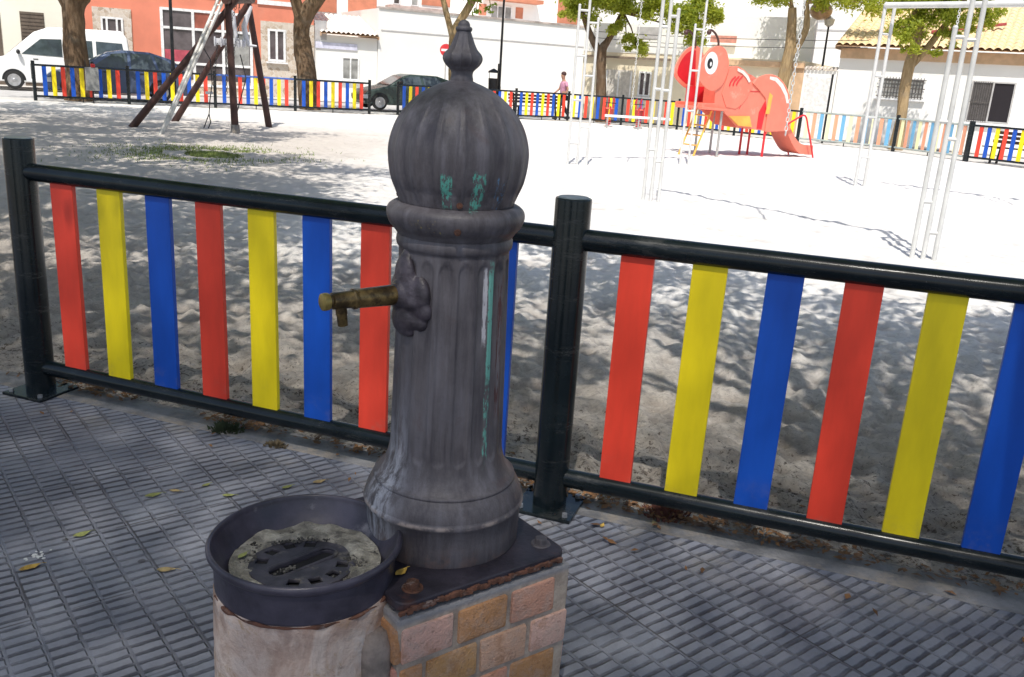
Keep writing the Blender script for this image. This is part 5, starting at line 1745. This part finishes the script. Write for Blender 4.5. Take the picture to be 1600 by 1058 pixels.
# red house
b = facade('red_house', 'salmon red house with stone trimmed windows and large white framed shop window', LP, A_, 1.76, 10.92, 11.0, 8, 7.0, REDW)
X = lambda t: t - 1.76
sr = slab(b, 'stone_surround', X(2.07), X(3.50), .75, 3.15, STONE, .05)
window(b, X(2.36), X(3.18), 1.55, 2.80, fr=.075, splits=[X(2.36), X(2.58), X(2.95), X(3.18)], fm=FRAMEW)
for o in list(b.children):
    if o.name.startswith('window'): o.location.y = -.055
w_ = slab(b, 'shop_window', X(4.60), X(8.25), .30, 3.34, PANED, .010)
bm = new()
for x in (4.64, 5.86, 7.05, 8.21): box(bm, (X(x), -.035, 1.82), (.11, .06, 3.04))
for z in (.34, 1.2, 2.58, 3.30): box(bm, (X(6.425), -.032, z), (3.64, .052, .10))
obj('frame', bm, FRAMEW, w_, local=True, smooth=False)
slab(b, 'curtain', X(4.72), X(5.78), 1.22, 1.72, mat('red_curtain', (0.42, 0.07, 0.10), .7, 0, .3, 2), .016, parent=w_)
slab(b, 'blind', X(7.12), X(8.12), 1.22, 2.52, PANEG, .016, parent=w_)
slab(b, 'blind', X(7.12), X(8.12), 2.64, 3.24, mat('reddish_pane', (0.40, 0.16, 0.10), .3, 0, .4, 1), .016, parent=w_)
slab(b, 'blind', X(5.92), X(6.98), 2.64, 3.24, mat('reddish_pane_dark', (0.33, 0.10, 0.07), .3, 0, .4, 1), .016, parent=w_)
slab(b, 'stone_cladding', X(8.62), X(10.93), -.02, 3.14, STONE, .05)
for o in (window(b, X(8.90), X(9.66), 1.50, 2.84, 2, 1, fr=.09),): o.location.y = -.055
slab(b, 'white_band', X(8.5), X(10.95), 3.80, 3.98, FRAMEW, .06)
slab(b, 'string_course', X(0.0) + 1.8, X(8.5), 3.86, 3.95, mat('red_course', (0.5, 0.1, 0.05), .9), .04)
slab(b, 'plinth_band', X(1.80), X(8.60), -.02, .55, STONE, .03)
# low white house with pale tiles
b = facade('low_white_house', 'low white house with pale tiled roof beside the stone corner', LP, A_, 10.95, 13.85, 11.05, 5, 2.78, PLW)
X = lambda t: t - 10.95
tiled_roof(b, 0.25, 2.9, -.30, 2.6, 2.84, 3.75, TILEP, .22, 8)
slab(b, 'gable_panel', X(10.97), X(11.5), 2.55, 3.35, GREYL, .05)
slab(b, 'shop_sign', X(11.0), X(12.9), 2.20, 2.46, mat('faded_lilac_sign', (0.66, 0.66, 0.80), .6, 0, .15, 5), .05)
window(b, X(12.2), X(13.0), .9, 1.9, 2, pane=PANEG)
# long white wall
b = facade('white_building', 'long plain white building behind the fountain finial, low with a flat parapet', LP, A_, 13.87, 26.5, 11.0, 6, 4.10, PLW)
X = lambda t: t - 13.87
slab(b, 'coping', X(13.87), X(26.5), 4.10, 4.18, mat('weathered_coping', (0.42, 0.36, 0.33), .9, 0, .4, 2), .06, thick=.4)
slab(b, 'string_course', X(14.0), X(26.4), 3.14, 3.19, GREYL, .02)
for x in (15.2, 20.6, 24.2):
    bm = new(); box(bm, (X(x), -.006, 1.15), (.9, .016, 2.2)); obj('door', bm, PLW, b, local=True, smooth=False)
# taller block behind
b = facade('brick_apartment_block', 'white apartment block with orange brick panels standing behind the long white building', LP, A_, 11.5, 30, 17.05, 8, 9.5, PLW)
X = lambda t: t - 11.5
for x0, x1, z0, z1 in ((12.3, 13.62, 4.05, 7.2), (14.22, 15.72, 3.9, 7.2), (18.2, 19.8, 4.85, 7.5), (26.4, 27.8, 4.6, 8.0)):
    slab(b, 'brick_panel', X(x0), X(x1), z0, z1, BRKO, .05)
slab(b, 'terrace_roof', X(16.2), X(19.35), 4.30, 4.66, mat('greyish_awning', (0.40, 0.31, 0.28), .8, 0, .2, 3), .75, thick=.76)
for x0 in (16.35, 17.4): slab(b, 'terrace_opening', X(x0), X(x0 + .55), 4.02, 4.28, BROWN, .02)
window(b, X(16.62), X(16.98), 4.75, 5.9, 1, 1, .04, sill=False)
window(b, X(17.6), X(18.0), 4.75, 5.9, 1, 1, .04, PANEG, sill=False)
for x0, x1 in ((21.5, 21.95), (23.75, 24.2)): slab(b, 'shutter', X(x0), X(x1), 4.62, 5.2, BRKO, .03)
slab(b, 'balcony_soffit', X(21.7), X(25.0), 5.42, 5.62, BRKO, .9, thick=.9)
window(b, X(22.2), X(23.5), 4.5, 5.2, 3, 1, .05, PANEG, sill=False)
# right hand row
b = facade('pale_yellow_house', 'pale yellow house behind the low foliage with a white door and narrow window', BP, -30, -12.6, -7.4, 0.0, 7, 3.15, PLY)
X = lambda t: t + 12.6
slab(b, 'ledge', X(-12.6), X(-8.6), 2.52, 2.60, mat('dark_ledge', (0.22, 0.17, 0.13), .8), .14)
d = slab(b, 'door', X(-11.45), X(-10.22), -.02, 2.06, mat('pale_door', (0.62, 0.58, 0.52), .5), .02)
bm = new()
for x in (-11.40, -10.84, -10.27): box(bm, (X(x), -.03, 1.0), (.07, .03, 2.04))
obj('door_frame', bm, FRAMEW, d, local=True, smooth=False)
window(b, X(-9.92), X(-9.36), 1.05, 2.05, 2, 1, .07)
slab(b, 'upper_wall', X(-12.6), X(-7.4), 2.75, 3.9, PLW, .02)
w2_ = slab(b, 'roof_window', X(-10.2), X(-9.1), 3.35, 3.80, GREYL, .05)
b = facade('ochre_trimmed_house', 'pale house with ochre cornice and corner pilaster behind the red caterpillar slide', BP, -30, -7.38, -3.25, .02, 6, 2.75, PLY)
X = lambda t: t + 7.38
slab(b, 'cornice', X(-7.4), X(-3.2), 2.48, 2.68, OCHRE, .14)
slab(b, 'corner_pilaster', X(-3.62), X(-3.2), -.02, 2.47, OCHRE, .05)
slab(b, 'ridge_band', X(-7.38), X(-6.3), 3.35, 3.62, mat('reddish_band', (0.55, 0.25, 0.2), .8), .03, y=1.0)
slab(b, 'attic_wall', X(-7.38), X(-3.3), 2.75, 4.4, PLW, .0, y=1.2, thick=.3)
window(b, X(-6.2), X(-5.2), 1.0, 2.0, 2, bars=6)
b = facade('white_yard_wall', 'plain white yard wall with a wide pale gate between ochre pilaster and tiled house', BP, -30, -3.22, -1.98, .04, 5, 2.45, PLW)
X = lambda t: t + 3.22
slab(b, 'gate', X(-3.1), X(-2.1), -.02, 2.2, mat('pale_gate', (0.74, 0.73, 0.72), .5), .02)
bm = new()
for k in range(9): tube(bm, [(.07 + k * .137, -.08, 2.49), (.07 + k * .137, .25, 2.56)], .05, 8)
obj('coping_tiles', bm, TILEP, b, local=True)
b = facade('tiled_house', 'white single storey house with yellowish tiled roof and barred windows at the right', BP, -30, -1.95, 14, .0, 7, 3.30, PLW)
X = lambda t: t + 1.95
tiled_roof(b, -.15, 16.1, -.45, 4.2, 3.34, 5.15, TILEY, .26, 14)
slab(b, 'eave_band', X(-1.95), X(14), 2.92, 3.28, OCHRE, .10)
window(b, X(-.45), X(1.12), 1.62, 2.32, 2, 1, .05, PANEG, bars=15)
o = window(b, X(2.62), X(3.98), .98, 2.36, splits=[X(2.62), X(3.30), X(3.98)], fr=.05, pane=mat('black_opening', (0.012, 0.008, 0.012), .5), fm=GREYL)
bm = new()
for k in range(9): tube(bm, [(X(2.68 + k * .072), -.06, 1.0), (X(2.68 + k * .072), -.06, 2.34)], .010, 5)
box(bm, (X(2.96), -.055, 1.66), (.62, .012, .03))
obj('bars', bm, IRONB, o, local=True, smooth=False)
slab(b, 'half_blind', X(2.68), X(3.28), 1.05, 2.30, mat('dim_glass', (0.12, 0.11, 0.11), .3), .012, parent=o)
window(b, X(7), X(8.4), 1.0, 2.35, 2, bars=9)
bm = new(); bar(bm, (X(.9), .8, 3.98), (X(3.2), 1.55, 4.36), .12, .10, .02); obj('roof_patch', bm, mat('dark_red_patch', (0.30, 0.05, 0.05), .7), b, local=True, smooth=False)
# white block added far behind the right row to cover the blue sky
b = facade('white_sky_cover_block', 'plain white block added to cover the sky behind the right hand row of houses', BP, -30, -17, 20, 11.5, 8, 8.0, PLW)
X = lambda t: t + 17
for x in (-6.5, -3.5, -.4, 2.6, 5.6): window(b, X(x), X(x + 1.1), 5.3, 6.4, 2, 1, .06, mat('pale_blind', (0.66, 0.66, 0.66), .5), sill=True)
slab(b, 'string_course', X(-9.5), X(20), 4.6, 4.68, GREYL, .02)

# overhead cable in front of the right row
cb = thing('overhead_cable', 'thin overhead cables sagging in front of the houses behind the red slide', 'cable', tuple(BP(-12, -.3)))
for z_, dz in ((3.55, .10), (3.30, .14)):
    bm = new(); tube(bm, [BP(-12 + 11 * k / 12, -.25, z_ - dz * 4 * (k / 12) * (1 - k / 12)) for k in range(13)], .012, 5)
    obj('cable', bm, BLACK, cb)

# ------------------------------------------------------------------ street furniture
def lamp_post(loc, label, h, r=.055, hood=False):
    t = thing('lamp_post', label, 'lamp post', tuple(loc), 0, 'lamp posts')
    p = Vector(loc)
    bm = new(); lathe(bm, [(-.05, r * 2.0), (.25, r * 1.9), (.32, r * 1.35), (1.1, r * 1.2), (1.15, r), (h, r * .72)], p, 14)
    obj('pole', bm, BLACK, t)
    bm = new(); lathe(bm, [(h, .05), (h + .08, .16), (h + .28, .20), (h + .32, .12), (h + .40, .03)], p, 18)
    obj('lantern', bm, mat('lantern_glass', (0.5, 0.47, 0.40), .3), t)
    if hood:
        bm = new(); sphere(bm, p + Vector((-.40, -.1, h + .55)), .42, (1, 1, .8), 18, 12)
        obj('globe', bm, mat('amber_globe', (0.33, 0.20, 0.10), .3, 0, .2, 4), t)
    return t


lamp_post(LP(3.83, .35), 'tall black lamp post behind the left fence in front of the red house', 5.2)
lamp_post(Vector((-1.12, 35.9, 0)), 'tall black lamp post behind the fountain dome at its right', 5.6, .05)
lamp_post(Vector((11.25, 36.0, 0)), 'black lamp post right of the red slide in front of the white gate', 4.05, .05, True)
t = thing('black_pole', 'short thin black pole standing at the fence right of the red slide', 'pole', (10.05, 30.95, 0))
bm = new(); tube(bm, [(10.05, 30.95, -.05), (10.06, 30.95, 2.2)], .035, 10); sphere(bm, (10.06, 30.95, 2.2), .04, u=8, v=6)
obj('pole', bm, BLACK, t)

sg = thing('no_entry_sign', 'round red no entry sign with white bar on a pale pole left of the finial', 'road sign', tuple(LP(16.72, 9.8)))
c_ = LP(16.72, 9.8)
bm = new(); tube(bm, [c_ - Z * .05, c_ + Z * 2.8], .03, 10); obj('pole', bm, GREYL, sg)
fx, fy, fz = frame_from((c_ * -1).normalized() + Vector((0, 0, .03)))
M3 = Matrix((fx, fy, fz)).transposed()
q = c_ + Z * 2.48 + fz * .04
bm = new(); lathe(bm, [(0, .30), (.012, .30), (.013, .285)], q, 32, axis=M3)
d = obj('disc', bm, mat('sign_white', (0.78, 0.76, 0.76), .4), sg, ang=30)
bm = new(); lathe(bm, [(.0135, .275), (.016, .275)], q, 32, axis=M3)
obj('red_field', bm, mat('sign_red', (0.62, 0.04, 0.05), .4), d, ang=30)
bm = new(); box(bm, q + fz * .018, (.42, .10, .004), mat3=M3); obj('white_bar', bm, FRAMEW, d, smooth=False)

lb = thing('litter_bin', 'black hooded litter bin fixed to the lamp post behind the fountain dome', 'litter bin', (-1.36, 35.75, 0))
p = Vector((-1.36, 35.75, 0))
bm = new(); lathe(bm, [(.78, .15), (.80, .17), (1.36, .19), (1.40, .19), (1.40, .16), (1.2, .15)], p, 20); obj('bucket', bm, BLACK, lb)
bm = new(); lathe(bm, [(1.60, .22), (1.66, .20), (1.72, .10), (1.76, .02)], p, 20); obj('hood', bm, BLACK, lb)
bm = new()
tube(bm, [p + Vector((.17, .05, 1.0)), p + Vector((.17, .05, 1.95))], .025, 8); tube(bm, [p + Vector((-.15, 0, 1.35)), p + Vector((-.17, 0, 1.62))], .012, 6)
tube(bm, [p + Vector((.17, .05, -.05)), p + Vector((.17, .05, 1.0))], .025, 8)
obj('bracket', bm, BLACK, lb)

gb = thing('grey_bin', 'grey metal box bin with red sticker on the left fence beside the trunk', 'litter bin', tuple(LP(1.52, -.14)))
p = LP(1.52, -.16)
bm = new(); box(bm, p + Z * .68, (.36, .20, .66), rotz=R(27.4), bevel=.02); obj('box', bm, mat('grey_sheet_metal', (0.26, 0.26, 0.25), .5, .2, .2, 6), gb, smooth=False)
bm = new(); box(bm, p + Vector((.05, -.02, 1.06)), (.12, .16, .10), rotz=R(27.4), bevel=.02); obj('sticker', bm, TAIL, gb, smooth=False)
bm = new(); tube(bm, [p - Z * .05, p + Z * .36], .025, 8); obj('stand', bm, BLACK, gb)
bm = new(); tube(bm, [p + U * -.16 + Z * .9, p + U * -.16 + Z * 1.22], .012, 6); obj('pin', bm, BLACK, gb)


def bench(A, B, label):
    A, B = Vector(A), Vector(B)
    t = thing('park_bench', label, 'bench', tuple((A + B) / 2), math.atan2((B - A).y, (B - A).x), 'park benches behind the fence')
    L = (B - A).length
    WD = mat('bench_dark_slat', (0.055, 0.032, 0.022), .5, 0, .3, 5)
    for nm, ys in (('seat', [(.0, .45), (.11, .45), (.22, .45), (.33, .45)]), ('backrest', [(.42, .60), (.45, .72), (.48, .84)])):
        bm = new()
        for y, z in ys:
            box(bm, (0, y, z), (L, .09 if nm == 'seat' else .025, .03 if nm == 'seat' else .085), bevel=.006)
        obj(nm, bm, WD, t, local=True, smooth=False)
    for s_ in (-.4, .4):
        bm = new(); bar(bm, (L * s_, .05, -.05), (L * s_, .05, .44), .05, .05); bar(bm, (L * s_, .34, -.05), (L * s_, .50, .92), .05, .05); bar(bm, (L * s_, .02, .42), (L * s_, .40, .42), .04, .04)
        obj('leg', bm, BLACK, t, local=True, smooth=False)


bench((-0.5, 35.1, 0), (1.55, 36.35, 0), 'dark slatted park bench behind the fence, left of the person in pink')
bench((12.85, 25.75, 0), (14.2, 23.3, 0), 'dark slatted park bench behind the fence at the far right edge')

# ------------------------------------------------------------------ person walking on the far pavement
SKIN = mat('skin', (0.42, 0.22, 0.15), .6)
PINKS = mat('pink_shirt', (0.62, 0.30, 0.44), .8, 0, .12, 12)
TROU = mat('dark_trousers', (0.035, 0.035, 0.045), .8)
HAIR = mat('dark_hair', (0.06, 0.025, 0.025), .7)


def skin_obj(name, joints, edges, mat_, parent, root=0, sub=2):
    me = bpy.data.meshes.new(name)
    me.from_pydata([j[0] for j in joints], edges, [])
    o = bpy.data.objects.new(name, me)
    C.objects.link(o)
    sk = o.modifiers.new('skin', 'SKIN')
    for i, j in enumerate(joints):
        r_ = j[1] if hasattr(j[1], '__len__') else (j[1], j[1])
        me.skin_vertices[0].data[i].radius = r_
    me.skin_vertices[0].data[root].use_root = True
    sk.use_smooth_shade = True
    sb = o.modifiers.new('sub', 'SUBSURF'); sb.levels = sub; sb.render_levels = sub
    me.materials.append(mat_)
    if parent: o.parent = parent
    return o


pe = thing('person', 'person in pink shirt and dark trousers walking left behind the far fence', 'person', (1.42, 36.35, 0), R(20), None)
# local frame: walks towards -x, y away from the viewer
J = [((0, 0, .93), (.15, .12)), ((0, 0, 1.12), (.14, .11)), ((-.02, 0, 1.32), (.17, .12)), ((-.03, 0, 1.44), (.10, .09)), ((-.05, 0, 1.52), .055), ((-.075, 0, 1.60), (.075, .085)), ((-.08, 0, 1.70), (.085, .095)), ((-.075, 0, 1.76), (.06, .065)),
     ((-.02, -.19, 1.40), .055), ((.06, -.24, 1.15), .042), ((-.05, -.23, .93), .032), ((-.10, -.22, .85), (.03, .018)),
     ((-.02, .19, 1.40), .055), ((-.10, .24, 1.16), .042), ((-.27, .22, 1.02), .032), ((-.34, .20, .98), (.03, .018)),
     ((-.02, -.10, .86), .085), ((-.20, -.10, .50), .058), ((-.27, -.10, .09), .040), ((-.40, -.10, .035), (.035, .028)),
     ((.02, .10, .86), .085), ((.08, .10, .48), .058), ((.30, .10, .14), .040), ((.20, .10, .04), (.035, .028))]
E_ = [(0, 1), (1, 2), (2, 3), (3, 4), (4, 5), (5, 6), (6, 7), (2, 8), (8, 9), (9, 10), (10, 11), (2, 12), (12, 13), (13, 14), (14, 15), (0, 16), (16, 17), (17, 18), (18, 19), (0, 20), (20, 21), (21, 22), (22, 23)]
skin_obj('body', J, E_, SKIN, pe)
Sj = [((0, 0, .88), (.18, .14)), ((0, 0, 1.12), (.165, .13)), ((-.02, 0, 1.33), (.19, .14)), ((-.03, 0, 1.44), (.11, .10)), ((-.02, -.19, 1.40), .075), ((.03, -.225, 1.24), .065), ((-.02, .19, 1.40), .075), ((-.07, .225, 1.24), .065)]
skin_obj('shirt', Sj, [(0, 1), (1, 2), (2, 3), (2, 4), (4, 5), (2, 6), (6, 7)], PINKS, pe)
Tj = [((0, 0, .92), (.165, .13)), ((-.02, -.10, .84), .10), ((-.20, -.10, .50), .075), ((-.26, -.10, .12), .062), ((.02, .10, .84), .10), ((.08, .10, .48), .075), ((.29, .10, .17), .062)]
skin_obj('trousers', Tj, [(0, 1), (1, 2), (2, 3), (0, 4), (4, 5), (5, 6)], TROU, pe)
bm = new(); sphere(bm, (-.060, 0, 1.735), .105, (1.0, .92, .86), 16, 10); obj('hair', bm, HAIR, pe, local=True)
for y, p0_ in ((-.10, (-.36, .035)), (.10, (.24, .045))):
    bm = new(); sphere(bm, (p0_[0], y, p0_[1]), .06, (2.0, .8, .7), 12, 8); obj('shoe', bm, BLACK, pe, local=True)
bm = new(); sphere(bm, (-.160, 0, 1.655), .018, (1.3, .8, 1.1), 8, 6); obj('nose', bm, SKIN, pe, local=True)

# ------------------------------------------------------------------ camera, sky, sun
cam_d = bpy.data.cameras.new('camera')
cam = bpy.data.objects.new('camera', cam_d)
C.objects.link(cam)
cam_d.sensor_width = 36.0
cam_d.lens = 1390 / 1600 * 36.0
cam_d.clip_start = 0.05; cam_d.clip_end = 4000
p_, r_ = R(16.3644), R(3.67)
F = Vector((0, math.cos(p_), -math.sin(p_))); R0 = Vector((1, 0, 0)); U0 = Vector((0, math.sin(p_), math.cos(p_)))
RX = R0 * math.cos(r_) + U0 * math.sin(r_)
UX = -R0 * math.sin(r_) + U0 * math.cos(r_)
m = Matrix((RX, UX, -F)).transposed().to_4x4()
m.translation = (0, 0, 1.5)
cam.matrix_world = m
scene.camera = cam

sd = Vector((math.sin(SUN_AZ) * math.cos(SUN_EL), math.cos(SUN_AZ) * math.cos(SUN_EL), math.sin(SUN_EL)))
ld = bpy.data.lights.new('sun', 'SUN')
ld.energy = 5.0; ld.angle = R(0.53); ld.color = (1.0, 0.955, 0.88)
lo = bpy.data.objects.new('sun', ld)
C.objects.link(lo)
lo.rotation_euler = (-sd).to_track_quat('-Z', 'Y').to_euler()
w = bpy.data.worlds.new('World')
scene.world = w
w.use_nodes = True
nt = w.node_tree
sky = nt.nodes.new('ShaderNodeTexSky')
sky.sky_type = 'NISHITA'
sky.sun_disc = False
sky.sun_elevation = SUN_EL
sky.sun_rotation = SUN_AZ
sky.air_density = 1.0; sky.dust_density = 2.0; sky.ozone_density = 1.0
nt.links.new(sky.outputs[0], nt.nodes['Background'].inputs['Color'])
nt.nodes['Background'].inputs['Strength'].default_value = 0.15
scene.view_settings.view_transform = 'Standard'
scene.view_settings.look = 'None'
scene.view_settings.exposure = 0
scene.view_settings.gamma = 1
scene.render.engine = 'CYCLES'
scene.cycles.max_bounces = 8
scene.cycles.use_denoising = True
